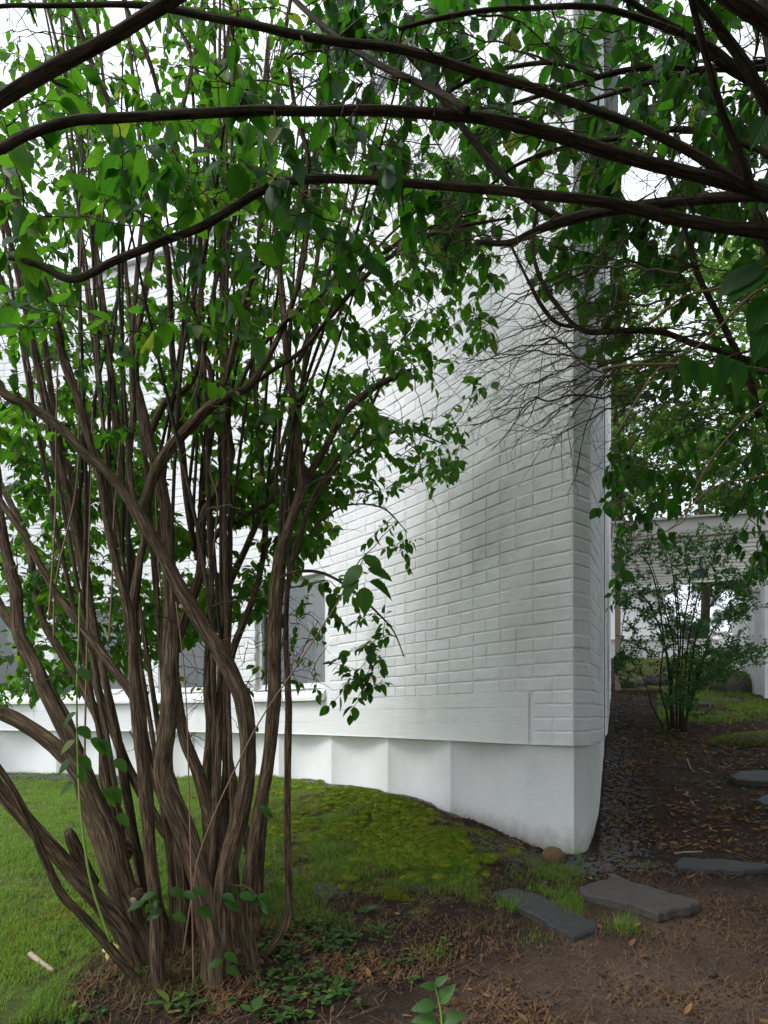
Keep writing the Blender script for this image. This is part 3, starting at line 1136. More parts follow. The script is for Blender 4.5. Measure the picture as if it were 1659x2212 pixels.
def brick_block(name, corner, ax, la, lb, z0, z1, label, cat, group=None, course=0.2, bl=0.42, cap=None):
    """A white wall or pier laid in courses: each block is a part."""
    ax = np.array([*ax, 0.0]) / np.linalg.norm(ax)
    ay = np.array([-ax[1], ax[0], 0])
    c = np.array([*corner, 0.0])
    t = thing(name, (c[0], c[1], z0), label, cat, group)
    core = Acc()
    core.box(c + ax * 0.006 + ay * 0.006 + np.array([0, 0, z0 - 0.3]), ax * (la - 0.012), ay * (lb - 0.012), (0, 0, z1 - z0 + 0.296))
    core.obj('core', M_PAINT, t)
    z, k = z0 - 0.2, 0
    shared = {}
    while z < z1 - 0.02:
        h = min(course - 0.008, z1 - z - 0.004)
        s = 0.0
        first = True
        while s < la - 0.02:
            w = bl * (0.5 if (first and k % 2) else 1.0)
            first = False
            w = min(w, la - s)
            key = (round(w, 3), round(h, 3))
            if key not in shared:
                b = Acc()
                b.box((0, 0, 0), ax * (w - 0.007), ay * 0.03, (0, 0, h))
                me = raw_mesh('block', np.concatenate(b.V), [np.concatenate(b.Q)], np.concatenate(b.U), np.concatenate(b.R))
                me.materials.append(M_PAINT)
                shared[key] = me
            o = link('block', shared[key], None, t)
            o.location = Vector(c + ax * s + ay * random.uniform(-0.002, 0.002) + np.array([0, 0, z])) - t.location
            s += w
        z += course
        k += 1
    if cap is not None:
        cp = Acc()
        cp.box(c - ax * 0.03 - ay * 0.03 + np.array([0, 0, z1]), ax * (la + 0.06), ay * (lb + 0.06), (0, 0, cap))
        cp.obj('coping', M_WOODW, t)
    return t


q = P(U2D(1886), U2D(1737), 8.8)
brick_block('garden_pier', (q[0], q[1]), (0.97, -0.2), 0.14, 0.3, q[2] - 0.1, 2.42, 'slim white masonry pier carrying the pergola post', 'pier', cap=0.025)
q = P(U2D(1912), U2D(1740), 8.55)
brick_block('garden_wall', (q[0], q[1]), (0.97, -0.25), 1.6, 0.28, q[2] - 0.1, 2.62, 'white masonry wall running on beside the slim pier', 'wall', cap=0.03)
q = P(U2D(1843), U2D(1690), 11.0)
brick_block('garden_wall', (q[0], q[1]), (0.97, -0.2), 0.95, 0.3, q[2] - 0.2, 2.55, 'short white block wall end standing under the pergola beam', 'wall', cap=0.03)
q = P(U2D(1500), U2D(1700), 13.2)
brick_block('garden_wall', (q[0], q[1]), (1.0, -0.03), 2.55, 0.3, 1.3, 2.28, 'low white courtyard wall with a thin coping, beyond the shrub', 'wall', cap=0.03)
q = P(U2D(1797), U2D(1700), 13.1)
brick_block('garden_pier', (q[0], q[1]), (1.0, -0.03), 0.22, 0.34, 1.3, 2.42, 'pale courtyard pier ending the low coped wall', 'pier', cap=0.03)
q = P(U2D(1816), U2D(1700), 13.1)
brick_block('garden_wall', (q[0], q[1]), (0.9, -0.45), 1.5, 0.3, 1.3, 2.36, 'low white wall running on past the courtyard pier', 'wall', cap=0.03)
q = P(U2D(1500), U2D(1700), 16.0)
far = brick_block('white_outbuilding', (q[0] - 0.6, q[1]), (1.0, 0.02), 2.15, 2.5, 1.2, 3.75, 'white block outbuilding seen under the far edge of the pergola', 'building')
acc = Acc()
acc.box((q[0] - 0.8, q[1] - 0.25, 3.754), (2.6, 0.05, 0), (0, 3.0, 0), (0, 0, 0.14))
acc.obj('roof', M_ROOF, far)

q0 = ground_hit(U2D(1540), U2D(1738))
stp = thing('timber_step', q0, 'dark timber edging beam below the leafy bank', 'beam')
acc = Acc()
q0 = P(U2D(1530), U2D(1732), 8.95)
acc.box(q0 + np.array([0, 0, -0.12]), E1 * 0.62, E2 * 0.12, (0, 0, 0.15))
acc.obj('beam', M_TIMBER, stp)

# ------------------------------------------------------------------ leaf templates
def leaf_tpl(w=0.62, rows=5, fold=0.16, droop=0.20, serr=0.0, tip=1.0, seed=0):
    r = np.random.default_rng(seed)
    t = np.linspace(0, 1, rows + 1)
    hw = w * 0.5 * np.sin(np.pi * np.clip(t, 0, 1) ** 0.72) ** 0.85
    hw[0] = 0.03
    hw[-1] = 0.004
    V, uv = [], []
    for k, (a, h) in enumerate(zip(t, hw)):
        if serr and 0 < k < rows:
            h = h * (1 + serr * (1 if k % 2 else -1))
        z = -droop * a ** 1.8
        cy = a
        for side, f in ((-1, 1.0), (0, 0), (1, 1.0)):
            V.append((side * h, cy - (0.03 * f if serr else 0), z + fold * h * f + r.normal(0, 0.006) * f))
            uv.append((0.5 + side * 0.5 * min(1, h / (w * 0.5) + 1e-3), a))
    Q = []
    for k in range(rows):
        b = k * 3
        Q += [(b, b + 1, b + 4, b + 3), (b + 1, b + 2, b + 5, b + 4)]
    V = np.array(V)
    # petiole
    n = len(V)
    V = np.vstack([V, [(-0.012, -0.18, 0.05), (0.012, -0.18, 0.05), (0.012, 0.02, 0), (-0.012, 0.02, 0)]])
    uv += [(0.5, 0)] * 4
    Q.append((n, n + 1, n + 2, n + 3))
    return V, np.array(Q), np.array(uv)


LEAF_HI = [leaf_tpl(0.62, 13, 0.18, 0.22, 0.045, seed=1), leaf_tpl(0.56, 13, 0.30, 0.32, 0.05, seed=2), leaf_tpl(0.68, 13, 0.10, 0.12, 0.04, seed=3), leaf_tpl(0.60, 13, 0.42, 0.10, 0.05, seed=4), leaf_tpl(0.54, 13, 0.55, 0.55, 0.05, seed=5), leaf_tpl(0.70, 13, -0.12, 0.40, 0.05, seed=6)]
LEAF_LO = leaf_tpl(0.62, 5, 0.22, 0.22)
LEAF_LONG = leaf_tpl(0.42, 6, 0.30, 0.45)


def maple_tpl():
    a = np.radians([-90, -55, -30, -8, 12, 32, 52, 72, 90, 108, 128, 148, 168, 188, 210, 235])
    r = np.array([0.12, 0.35, 0.62, 0.40, 0.85, 0.52, 0.62, 0.58, 1.0, 0.58, 0.62, 0.52, 0.85, 0.40, 0.62, 0.35])
    V = np.stack([r * np.cos(a) * 0.55, 0.35 + r * np.sin(a) * 0.6, -0.12 * r ** 2], -1)
    V = np.vstack([V, [(0, 0.35, 0.02)]])
    n = len(a)
    T = [(k, (k + 1) % n, n) for k in range(n)]
    return V, np.array(T), np.stack([V[:, 0] + 0.5, V[:, 1]], -1)


MAPLE = maple_tpl()


class Plant:
    """Stems, fine twigs and leaves of one shrub."""

    def __init__(self, root, leafmat, twigmat=M_TWIG):
        self.root, self.leafmat, self.twigmat = root, leafmat, twigmat
        self.pts = np.zeros((0, 3))
        self.tw = Acc()
        self.lp, self.ld, self.lu, self.ls = [], [], [], []

    def stem(self, rows, mat, sides=12, ridge=0.10, seed=0, step=0.03, name='stem', mesh=True):
        """rows: xyz + radius."""
        c = catmull(rows, step)
        wig = np.stack([fbm(np.arange(len(c)) * step * 3.1 + seed * 7.3, seed * 1.7 + k * 5.5, 0, 2) - 0.5 for k in range(3)], -1)
        rr = np.maximum(c[:, 3], 0.0012)
        fade = sstep(0, 0.2, np.arange(len(c)) * step)[:, None]
        c[:, :3] += wig * (0.022 * fade) * np.clip(rr / 0.02, 0.35, 1.0)[:, None]
        if mesh:
            acc = Acc()
            tube(acc, c[:, :3], rr, sides, ridge, seed)
            acc.obj(name, mat, self.root, smooth=True)
        else:
            tube(self.tw, c[:, :3], rr, 5, 0, seed)
        self.pts = np.vstack([self.pts, c[::2, :3]])
        return c

    def nearest(self, t):
        d = self.pts - t
        dd = np.linalg.norm(d, axis=1) + np.clip(d[:, 2], 0, None) * 0.4
        i = int(np.argmin(dd))
        return self.pts[i], dd[i]

    def spray(self, tgt, size=0.08, pairs=5, droop=0.35, leafy=0.34, maxd=1.6, keep=None, rad=0.0016, hang=0.45, bare=False):
        q, d = self.nearest(tgt)
        if d > maxd:
            return False
        v = tgt - q
        L = np.linalg.norm(v) + 1e-6
        hor = np.array([v[0], v[1], 0])
        mid = q + v * 0.5 + np.array([0, 0, 0.10 * L]) + RNG.normal(0, 0.05 * L, 3)
        pre = q + v * 0.2 + np.array([0, 0, 0.05 * L])
        tip = tgt + np.array([0, 0, -droop * 0.12]) + v / L * 0.10
        rows = np.array([[*q, rad * 1.8], [*pre, rad * 1.6], [*mid, rad * 1.3], [*tgt, rad], [*tip, rad * 0.5]])
        c = catmull(rows, 0.035)
        c[1:-1, :3] += RNG.normal(0, 0.004, (len(c) - 2, 3))
        tube(self.tw, c[:, :3], np.maximum(c[:, 3], 0.0007), 4, 0, 0, cap=False)
        self.pts = np.vstack([self.pts, c[1:-2:2, :3]])
        if bare:
            return True
        seg = np.linalg.norm(np.diff(c[:, :3], axis=0), axis=1)
        ln = np.concatenate([[0], np.cumsum(seg)])
        tot = ln[-1]
        span = min(leafy, tot * 0.9)
        roll = RNG.uniform(0, 2 * math.pi)
        for k in range(pairs):
            f = tot - span * (1 - (k + 0.5) / pairs)
            i = min(len(c) - 2, max(0, int(np.searchsorted(ln, f)) - 1))
            p = c[i, :3] + (c[i + 1, :3] - c[i, :3]) * np.clip((f - ln[i]) / (seg[i] + 1e-9), 0, 1)
            ax = (c[i + 1, :3] - c[i, :3]) / (seg[i] + 1e-9)
            s1 = np.cross(ax, [0, 0, 1.0])
            if np.linalg.norm(s1) < 0.15:
                s1 = np.array([1.0, 0, 0])
            s1 /= np.linalg.norm(s1)
            s1 = s1 * math.cos(roll * 0.3) + np.cross(ax, s1) * math.sin(roll * 0.3) * 0.5
            for sd in (-1, 1):
                if RNG.random() < 0.10:
                    continue
                dv = s1 * sd * RNG.uniform(0.6, 1.0) + ax * RNG.uniform(0.2, 0.6) + np.array([0, 0, -hang * RNG.uniform(0.3, 1.8)]) + RNG.normal(0, 0.18, 3)
                if k == pairs - 1:
                    dv = dv * 0.5 + ax * 0.8
                sz = size * RNG.uniform(0.5, 1.22) * (1.0 - 0.28 * abs(k / max(1, pairs - 1) - 0.55) * 2)
                dv /= np.linalg.norm(dv)
                pos = p + dv * sz * 0.18
                if keep is not None:
                    x, y = proj((pos + dv * sz * 0.6)[None])
                    if not keep(x[0], y[0]):
                        continue
                self.lp.append(pos)
                self.ld.append(dv)
                self.lu.append(np.array([0, 0, 1.0]) + RNG.normal(0, 0.42, 3))
                self.ls.append(sz)
        return True

    def leaf(self, p, d, up, s):
        self.lp.append(np.asarray(p, float)); self.ld.append(np.asarray(d, float)); self.lu.append(np.asarray(up, float)); self.ls.append(s)

    def finish(self, single=300, tpl=None, lo=LEAF_LO):
        if self.tw.n:
            o = self.tw.obj('twigs', self.twigmat, self.root, smooth=True)
            o['kind'] = 'stuff'
        if not self.lp:
            return
        pos, dv, up, sz = np.array(self.lp), np.array(self.ld), np.array(self.lu), np.array(self.ls)
        M = frames(dv, up)
        x, y = proj(pos)
        area = sz ** 2 / np.maximum(pos[:, 1], 0.3) ** 2 * (0.25 + np.abs(M[:, 1, 2]))
        area[(x < 10) | (x > 1650) | (y < 10) | (y > 2200) | (pos[:, 1] < 0.5)] = 0
        order = np.argsort(-area)
        if single:
            tpls = tpl or LEAF_HI
            mes = []
            for V, Q, uv in tpls:
                me = raw_mesh('leaf', V, [Q], uv, np.zeros(len(V)), True)
                me.materials.append(self.leafmat)
                mes.append(me)
            for j in order[:single]:
                o = bpy.data.objects.new('leaf', mes[int(RNG.integers(len(mes)))])
                COL.objects.link(o)
                o.parent = self.root
                place(o, self.root, M[j], pos[j], sz[j])
        rest_i = order[single:]
        if len(rest_i):
            acc = Acc()
            big = rest_i[:len(rest_i) // 3] if single else rest_i[:0]
            for k in range(len(LEAF_HI)):
                g = big[k::len(LEAF_HI)]
                if len(g):
                    V, Q, uv = LEAF_HI[k]
                    batch(acc, V, Q, None, uv, pos[g], M[g], sz[g], RNG.random(len(g)))
            g = rest_i[len(big):]
            V, Q, uv = lo
            batch(acc, V, Q, None, uv, pos[g], M[g], sz[g], RNG.random(len(g)))
            o = acc.obj('foliage', self.leafmat, self.root, smooth=True)
            o['kind'] = 'stuff'


def rows_of(pts, Y0, Y1, ground=False, power=1.0):
    """Photo polyline (x, y, half width) to xyz + radius, distance running from Y0 to Y1."""
    pts = list(pts)
    n = len(pts)
    ln = [0.0]
    for a, b in zip(pts[:-1], pts[1:]):
        ln.append(ln[-1] + math.hypot(a[0] - b[0], a[1] - b[1]))
    if ground:
        g = ground_hit(pts[0][0], pts[0][1])
        Y0 = g[1]
    out = []
    fat = 0.84 if ground else 0.80
    for (x, y, r), l in zip(pts, ln):
        Y = Y0 + (Y1 - Y0) * (l / ln[-1]) ** power
        out.append([*P(x, y, Y), fat * r / FPX * Y])
    if ground:
        b = np.array(out[0])
        d = np.array(out[0]) - np.array(out[1])
        d /= np.linalg.norm(d[:3])
        out.insert(0, list(np.array([*(b[:3] + d[:3] * 0.05 + np.array([0, 0, -0.06])), b[3] * 1.15])))
    return out


# ------------------------------------------------------------------ the big many-stemmed shrub on the lawn
gb = ground_hit(400, 2070)
SH = Plant(thing('large_shrub', gb, 'tall old shrub with a fan of thick ridged brown stems rising from the lawn edge', 'shrub'), M_LEAF)
STEMS = [
    # pts, Y0, Y1, ground
    ([(300, 2092, 26), (262, 2010, 25), (200, 1930, 22), (130, 1850, 20), (65, 1784, 19), (0, 1705, 18), (-60, 1620, 16), (-130, 1500, 14)], 0, 2.35, True),
    ([(300, 2125, 11), (240, 2050, 11), (175, 1974, 10), (135, 1934, 10), (100, 1864, 9), (62, 1770, 8), (20, 1690, 7), (-40, 1600, 6)], 0, 2.2, True),
    ([(322, 2075, 36), (292, 1980, 34), (262, 1890, 31), (235, 1800, 28), (205, 1734, 25), (160, 1650, 23), (95, 1590, 20), (30, 1550, 18), (-30, 1525, 16)], 0, 2.75, True),
    ([(300, 2060, 25), (258, 1940, 24), (222, 1820, 22), (205, 1728, 20), (161, 1613, 18), (104, 1509, 17), (78, 1444, 16), (47, 1379, 15), (34, 1288, 14), (16, 1230, 13), (0, 1134, 11), (-20, 1000, 9)], 0, 3.1, True),
    ([(345, 2124, 20), (340, 2009, 17), (327, 1884, 16), (320, 1784, 16), (312, 1674, 17), (300, 1559, 18), (290, 1484, 15), (285, 1359, 12), (265, 1274, 11), (240, 1159, 10), (215, 1034, 9), (195, 959, 9), (170, 859, 9), (140, 784, 9), (110, 650, 8), (75, 550, 7), (30, 425, 6), (0, 340, 5), (-30, 200, 4)], 0, 2.7, True),
    ([(462, 2122, 30), (462, 2050, 28), (450, 1959, 30), (430, 1884, 28), (400, 1794, 27), (358, 1690, 26), (352, 1634, 22), (364, 1540, 22), (370, 1484, 22), (372, 1334, 18), (367, 1184, 16), (350, 1059, 14), (320, 944, 13), (300, 860, 11), (290, 800, 10), (310, 650, 8), (340, 480, 7), (380, 300, 6), (420, 120, 5), (440, -20, 4)], 0, 3.3, True),
    ([(475, 2110, 24), (478, 1990, 23), (490, 1859, 22), (510, 1774, 20), (530, 1684, 19), (535, 1609, 19), (525, 1529, 22), (500, 1470, 19), (450, 1374, 18), (390, 1274, 17), (340, 1174, 16), (300, 1104, 15), (270, 1064, 12), (225, 1014, 12), (185, 984, 12), (135, 929, 12), (60, 879, 12), (10, 854, 11), (-30, 790, 9)], 0, 2.6, True),
    ([(545, 2085, 22), (532, 1984, 18), (545, 1859, 17), (565, 1734, 17), (585, 1624, 17), (595, 1509, 17), (592, 1400, 20), (595, 1334, 18), (598, 1259, 15), (610, 1184, 14), (635, 1104, 14), (650, 1050, 13), (645, 984, 11), (635, 884, 10), (620, 784, 9), (610, 650, 8), (595, 500, 7), (590, 400, 7), (600, 200, 6), (630, -10, 5)], 0, 3.3, True),
    ([(570, 2062, 9), (605, 2022, 9), (625, 1960, 9), (621, 1809, 8), (620, 1684, 8), (625, 1534, 8), (620, 1434, 7), (622, 1284, 6), (640, 1184, 6), (670, 1094, 5), (700, 1034, 5), (790, 900, 4), (850, 760, 3)], 0, 3.5, True),
    ([(508, 2045, 20), (500, 1900, 19), (470, 1800, 18), (440, 1700, 17), (400, 1600, 15), (385, 1500, 13), (380, 1400, 12), (430, 1240, 12), (435, 1124, 10), (465, 1059, 9), (500, 989, 8), (495, 949, 8), (490, 884, 7), (485, 700, 6), (485, 475, 6), (485, 200, 5), (500, -10, 4)], 0, 3.9, True),
    ([(385, 2050, 16), (392, 1900, 14), (372, 1780, 13), (330, 1660, 12), (305, 1560, 12)], 0, 3.1, True),
    ([(430, 2030, 15), (452, 1850, 14), (448, 1700, 13), (455, 1560, 12), (450, 1450, 11), (470, 1330, 10), (520, 1210, 8), (560, 1120, 7), (600, 1000, 6), (640, 850, 5)], 0, 4.2, True),
    ([(410, 2010, 14), (400, 1880, 13), (300, 1700, 12), (255, 1600, 12), (210, 1480, 11), (195, 1334, 10), (175, 1184, 10), (155, 1034, 9), (125, 934, 8), (105, 809, 8), (90, 700, 7), (60, 560, 6), (40, 420, 5), (30, 250, 4)], 0, 3.7, True),
    ([(280, 2030, 18), (235, 1880, 16), (185, 1740, 15), (150, 1580, 13), (100, 1484, 13), (50, 1384, 12), (0, 1309, 11), (-50, 1220, 9)], 0, 3.5, True),
    ([(360, 2020, 18), (300, 1850, 15), (230, 1700, 14), (215, 1560, 13), (140, 1420, 11), (90, 1330, 10), (60, 1174, 9), (20, 1084, 8), (-40, 980, 7)], 0, 3.9, True),
    ([(520, 2030, 15), (545, 1880, 13), (500, 1700, 12), (480, 1560, 11), (500, 1420, 9), (530, 1330, 8), (560, 1240, 7), (575, 1130, 6), (560, 950, 5), (545, 760, 5), (560, 500, 4), (570, 250, 4), (590, 0, 3)], 0, 4.4, True),
]
for k, (pts, y0, y1, g) in enumerate(STEMS):
    SH.stem(rows_of(pts, y0, y1, g), M_BARK, 26, 0.125, k + 1, 0.016)
# slender straight stems filling the fan
for k in range(15):
    bx = RNG.uniform(285, 575)
    by = RNG.uniform(1975, 2060)
    f = (bx - 430) / 145.0
    tx = 330 + f * RNG.uniform(250, 720) + RNG.normal(0, 90)
    bow = RNG.normal(0, 22)
    r = RNG.uniform(6.5, 10.5)
    pts = [(bx, by, r * 1.2)]
    for t in (0.2, 0.42, 0.65, 0.85, 1.0):
        pts.append((bx + (tx - bx) * t ** 1.15 + bow * math.sin(t * math.pi) + RNG.normal(0, 5), by + (-80 - by) * t, r * (1 - 0.62 * t)))
    SH.stem(rows_of(pts, 0, RNG.uniform(3.2, 4.3), True), M_BARK, 12, 0.10, 500 + k, 0.03)
BR2 = [
    ([(303, 1110, 13), (340, 1014, 15), (390, 944, 15), (450, 880, 14), (500, 850, 12), (540, 834, 10), (597, 740, 7), (640, 620, 7), (665, 500, 6), (680, 340, 5), (700, 150, 4), (730, 0, 4)], 2.71, 3.2),
    ([(652, 1048, 11), (700, 974, 9), (740, 899, 9), (800, 844, 8), (850, 815, 7), (886, 800, 6)], 2.98, 3.2),
    ([(434, 1205, 8), (475, 1149, 9), (540, 1109, 8), (590, 1074, 7), (600, 959, 6), (620, 834, 6), (670, 734, 5), (720, 600, 5), (760, 450, 4), (800, 250, 3)], 3.3, 3.6),
    ([(425, 1210, 7), (428, 1174, 8), (440, 1059, 8), (460, 884, 8), (450, 784, 7), (425, 734, 7), (450, 450, 6), (435, 200, 5), (390, 65, 4), (350, -10, 4)], 3.4, 3.7),
    ([(290, 1520, 9), (275, 1484, 13), (200, 1384, 11), (130, 1294, 10), (100, 1244, 9), (60, 1174, 9), (0, 1084, 8), (-60, 980, 6)], 2.68, 2.9),
    ([(280, 1350, 9), (300, 1209, 10), (310, 1159, 9), (290, 1085, 8), (280, 1009, 8), (288, 884, 8), (285, 734, 7), (300, 550, 6), (310, 400, 5), (290, 200, 5), (270, -10, 4)], 2.65, 3.3),
    ([(420, 1190, 7), (405, 1084, 9), (390, 944, 9), (380, 834, 8), (370, 734, 8), (360, 550, 8), (325, 450, 8), (280, 310, 8), (215, 175, 8), (185, 100, 7), (150, 0, 6)], 3.4, 2.9),
    ([(320, 950, 9), (355, 870, 10), (400, 840, 9), (440, 760, 8), (470, 600, 6), (520, 420, 5), (560, 250, 5), (580, 80, 4)], 3.05, 3.5),
    ([(440, 885, 7), (480, 840, 8), (500, 777, 8), (545, 600, 8), (600, 540, 8), (650, 440, 8), (665, 340, 7), (640, 250, 6), (620, 120, 5)], 2.85, 2.7),
    ([(425, 735, 5), (415, 600, 6), (400, 425, 6), (350, 225, 6), (320, 125, 6), (280, 30, 5), (250, -40, 4)], 3.6, 3.2),
    ([(510, 850, 5), (550, 770, 6), (625, 690, 6), (700, 635, 6), (829, 545, 5), (930, 490, 4), (1040, 455, 3)], 2.9, 2.9),
    ([(540, 835, 5), (590, 800, 5), (655, 757, 6), (700, 700, 6), (760, 630, 6), (829, 565, 5), (950, 500, 5), (1100, 470, 3)], 2.95, 2.8),
    ([(140, 790, 6), (125, 700, 7), (90, 620, 7), (40, 500, 6), (0, 430, 5)], 2.66, 2.4),
    ([(640, 900, 4), (700, 760, 4), (760, 620, 4), (830, 520, 3), (930, 430, 3)], 3.2, 3.6),
    ([(665, 1110, 4), (720, 1020, 4), (790, 960, 4), (880, 930, 3), (960, 960, 2)], 3.3, 4.1),
    ([(600, 1250, 4), (640, 1235, 4), (700, 1240, 4), (760, 1275, 3), (810, 1320, 3), (850, 1365, 2), (873, 1420, 1.5)], 2.85, 3.1),
    ([(640, 1190, 3), (700, 1120, 3), (760, 1090, 2), (830, 1100, 2), (880, 1150, 1.2)], 3.3, 4.0),
]
for k, (pts, y0, y1) in enumerate(BR2):
    SH.stem(rows_of(pts, y0, y1), M_BARK, 12, 0.07, 40 + k, 0.03, 'branch')
# pruned stubs and burls
def stub(rows, mat=M_BARK, nm='pruned_stub'):
    acc = Acc()
    c = catmull(rows, 0.012)
    tube(acc, c[:, :3], c[:, 3], 14, 0.13, int(rows[0][0] * 1000))
    acc.obj(nm, mat, SH.root, smooth=True)


stub([[*P(196, 1912, 2.56), 0.034], [*P(178, 1868, 2.53), 0.027], [*P(152, 1806, 2.5), 0.021], [*P(146, 1794, 2.49), 0.013]])
for (x, y, Y, r, dx, dz) in ((243, 1840, 2.66, 0.036, -0.25, 0.25), (289, 1946, 2.60, 0.028, 0.05, 0.1), (598, 1334, 2.85, 0.026, 0.15, 0.25)):
    p = P(x, y, Y)
    d = np.array([dx, -1.0, dz])
    d /= np.linalg.norm(d)
    stub([[*(p - d * 0.05), r * 1.5], [*(p - d * 0.015), r * 1.25], [*(p + d * 0.005), r], [*(p + d * 0.010), r * 0.6]])
    q = p + d * 0.0105
    stub([[*(q - d * 0.012), r * 0.55], [*q, r * 0.52], [*(q + d * 0.003), r * 0.35]], M_DEADWOOD, 'cut_face')
# thin young stems rising from the old wood into the crown
cand = SH.pts[(SH.pts[:, 2] > 1.0) & (SH.pts[:, 2] < 2.3)]
for k in range(44):
    q = cand[int(RNG.integers(len(cand)))]
    x, y = proj(q[None])
    x, y = float(x[0]), float(y[0])
    if x < -60 or x > 640:
        continue
    lean = (x - 330) * 0.5 + RNG.normal(0, 120)
    y2 = RNG.uniform(-60, 500)
    Yq = q[1]
    rws = [[*q, 0.008], [*P(x + lean * 0.15 + RNG.normal(0, 8), y + (y2 - y) * 0.25, Yq + 0.05), 0.0075], [*P(x + lean * 0.55 + RNG.normal(0, 10), y + (y2 - y) * 0.6, Yq + 0.1 + RNG.normal(0, 0.1)), 0.006], [*P(x + lean, y2, Yq + RNG.normal(0.1, 0.3)), 0.003]]
    SH.stem(rws, M_BARKD, 8, 0.06, 300 + k, 0.04, 'young_stem')
# upright suckers: one green, several reddish brown
for pts, Y0, mat, r in (
        ([(238, 2035), (195, 1900), (175, 1760), (168, 1640), (166, 1500), (170, 1380), (172, 1280)], 2.4, M_GSHOOT, 0.0065),
        ([(418, 2128), (416, 2000), (412, 1850), (408, 1700), (404, 1550), (396, 1430), (380, 1300)], 2.42, M_SHOOT, 0.005),
        ([(395, 2060), (420, 1900), (432, 1840), (480, 1720), (560, 1560), (640, 1440), (705, 1340), (770, 1235), (790, 1195)], 2.45, M_SHOOT, 0.005),
        ([(182, 1700), (184, 1560), (188, 1400), (190, 1250), (196, 1050), (200, 880)], 2.7, M_SHOOT, 0.006),
        ([(105, 1340), (112, 1240), (120, 1100), (122, 900), (128, 740), (150, 520)], 2.75, M_SHOOT, 0.006),
        ([(116, 1380), (122, 1250), (165, 1050), (170, 850), (172, 600), (190, 320), (210, 100)], 2.8, M_SHOOT, 0.006),
        ([(235, 1390), (242, 1260), (246, 1120), (260, 950)], 2.75, M_SHOOT, 0.006),
        ([(350, 1290), (340, 1180), (345, 1000), (420, 850), (440, 740)], 2.9, M_SHOOT, 0.005),
        ([(460, 1200), (470, 1080), (455, 1000), (520, 900)], 3.0, M_SHOOT, 0.005),
        ([(600, 1000), (600, 880), (590, 700), (596, 560)], 3.1, M_SHOOT, 0.005)):
    rws = [[*P(x, y, Y0 + 0.1 * k / len(pts)), 0.75 * r * (1 - 0.55 * k / len(pts))] for k, (x, y) in enumerate(pts)]
    c = catmull(rws, 0.03)
    acc = Acc()
    tube(acc, c[:, :3], c[:, 3], 7, 0.0, 3)
    acc.obj('shoot', mat, SH.root, smooth=True)
    SH.pts = np.vstack([SH.pts, c[::3, :3]])


def ymax_left(x):
    return np.interp(x, [-200, 0, 150, 300, 420, 560, 640, 700, 760, 850, 950, 1000, 1020, 1090, 1180, 1260, 1300], [1540, 1530, 1500, 1440, 1380, 1330, 1240, 1180, 1100, 1090, 1060, 1010, 940, 800, 720, 660, 640])


def keep_left(x, y):
    return y < ymax_left(x) + 12


def wall_Y(x):
    return np.interp(x, U2D(np.array([-700, 0, 400, 694, 816, 964, 1116, 1271, 1433, 1500, 1600])), [8.9, 8.42, 7.75, 6.85, 6.32, 5.62, 4.95, 4.38, 4.0, 4.5, 9])


tg = []
def scatter(n, x0, x1, y0, y1, Ya, Yb, lim=None):
    k = 0
    while k < n:
        x, y, Y = RNG.uniform(x0, x1), RNG.uniform(y0, y1), RNG.uniform(Ya, Yb)
        if lim is not None and y > lim(x) - 10:
            continue
        # sprays gather in clumps with open gaps between
        if vn(x / 95.0, y / 95.0, Y * 1.3) < 0.40:
            continue
        if Y > wall_Y(x) - 0.35:
            Y = wall_Y(x) - RNG.uniform(0.35, 0.9)
        p = P(x, y, Y)
        if p[2] < ground_z(p[0], p[1]) + 0.25:
            continue
        tg.append(p)
        k += 1


scatter(900, -160, 1080, 330, 1200, 3.2, 4.9, ymax_left)
scatter(230, -160, 760, -60, 420, 3.2, 4.6, ymax_left)
scatter(170, -120, 900, -40, 950, 2.4, 3.2, ymax_left)
scatter(110, 430, 760, 1000, 1330, 3.6, 4.8, ymax_left)
scatter(75, 530, 700, 1250, 1510, 3.6, 4.6)
scatter(330, 60, 760, 800, 1470, 3.4, 4.9, ymax_left)
scatter(90, 60, 640, 1250, 1510, 4.2, 5.3)
scatter(26, 250, 540, 1420, 1640, 3.6, 4.4)
scatter(300, -100, 620, 1000, 1530, 3.3, 4.8, ymax_left)
tg = np.array(tg)
d0 = np.array([SH.nearest(t)[1] for t in tg])
for t in tg[np.argsort(d0)]:
    SH.spray(t, 0.068, 6, keep=keep_left)
# large near leaves on the camera side of the crown
tg = []
scatter(36, 0, 560, 120, 700, 1.9, 2.3)
for t in tg:
    SH.spray(t, 0.10, 3, leafy=0.2, maxd=1.4)
# sprays hanging in front of the wall and the window
for (x, y, Y) in ((740, 1270, 3.1), (790, 1330, 3.1), (815, 1380, 3.1), (800, 1440, 3.1), (770, 1400, 3.12), (780, 1490, 3.1), (800, 1480, 3.08), (765, 1465, 3.1), (830, 1350, 3.1), (720, 1300, 3.15), (690, 1250, 3.2), (880, 1180, 4.0), (850, 1130, 4.0), (960, 1010, 4.0), (930, 1000, 3.9), (900, 1020, 3.9), (980, 1000, 4.0), (690, 1370, 3.6), (660, 1420, 3.8), (640, 1360, 3.9), (680, 1450, 3.8), (620, 1470, 3.8), (600, 1390, 4.0), (655, 1300, 3.7), (760, 1240, 3.2), (775, 1300, 3.15), (805, 1400, 3.1), (790, 1430, 3.1), (820, 1420, 3.1), (755, 1440, 3.1), (785, 1470, 3.1), (745, 1480, 3.1), (725, 1330, 3.2), (710, 1270, 3.2), (850, 1180, 3.9), (870, 1170, 3.9), (820, 1140, 3.9), (560, 1440, 4.2), (520, 1480, 4.2), (420, 1480, 4.3), (540, 1560, 4.1), (330, 1500, 4.3)):
    SH.spray(P(x, y, Y), 0.066, 5, leafy=0.26, maxd=1.5)
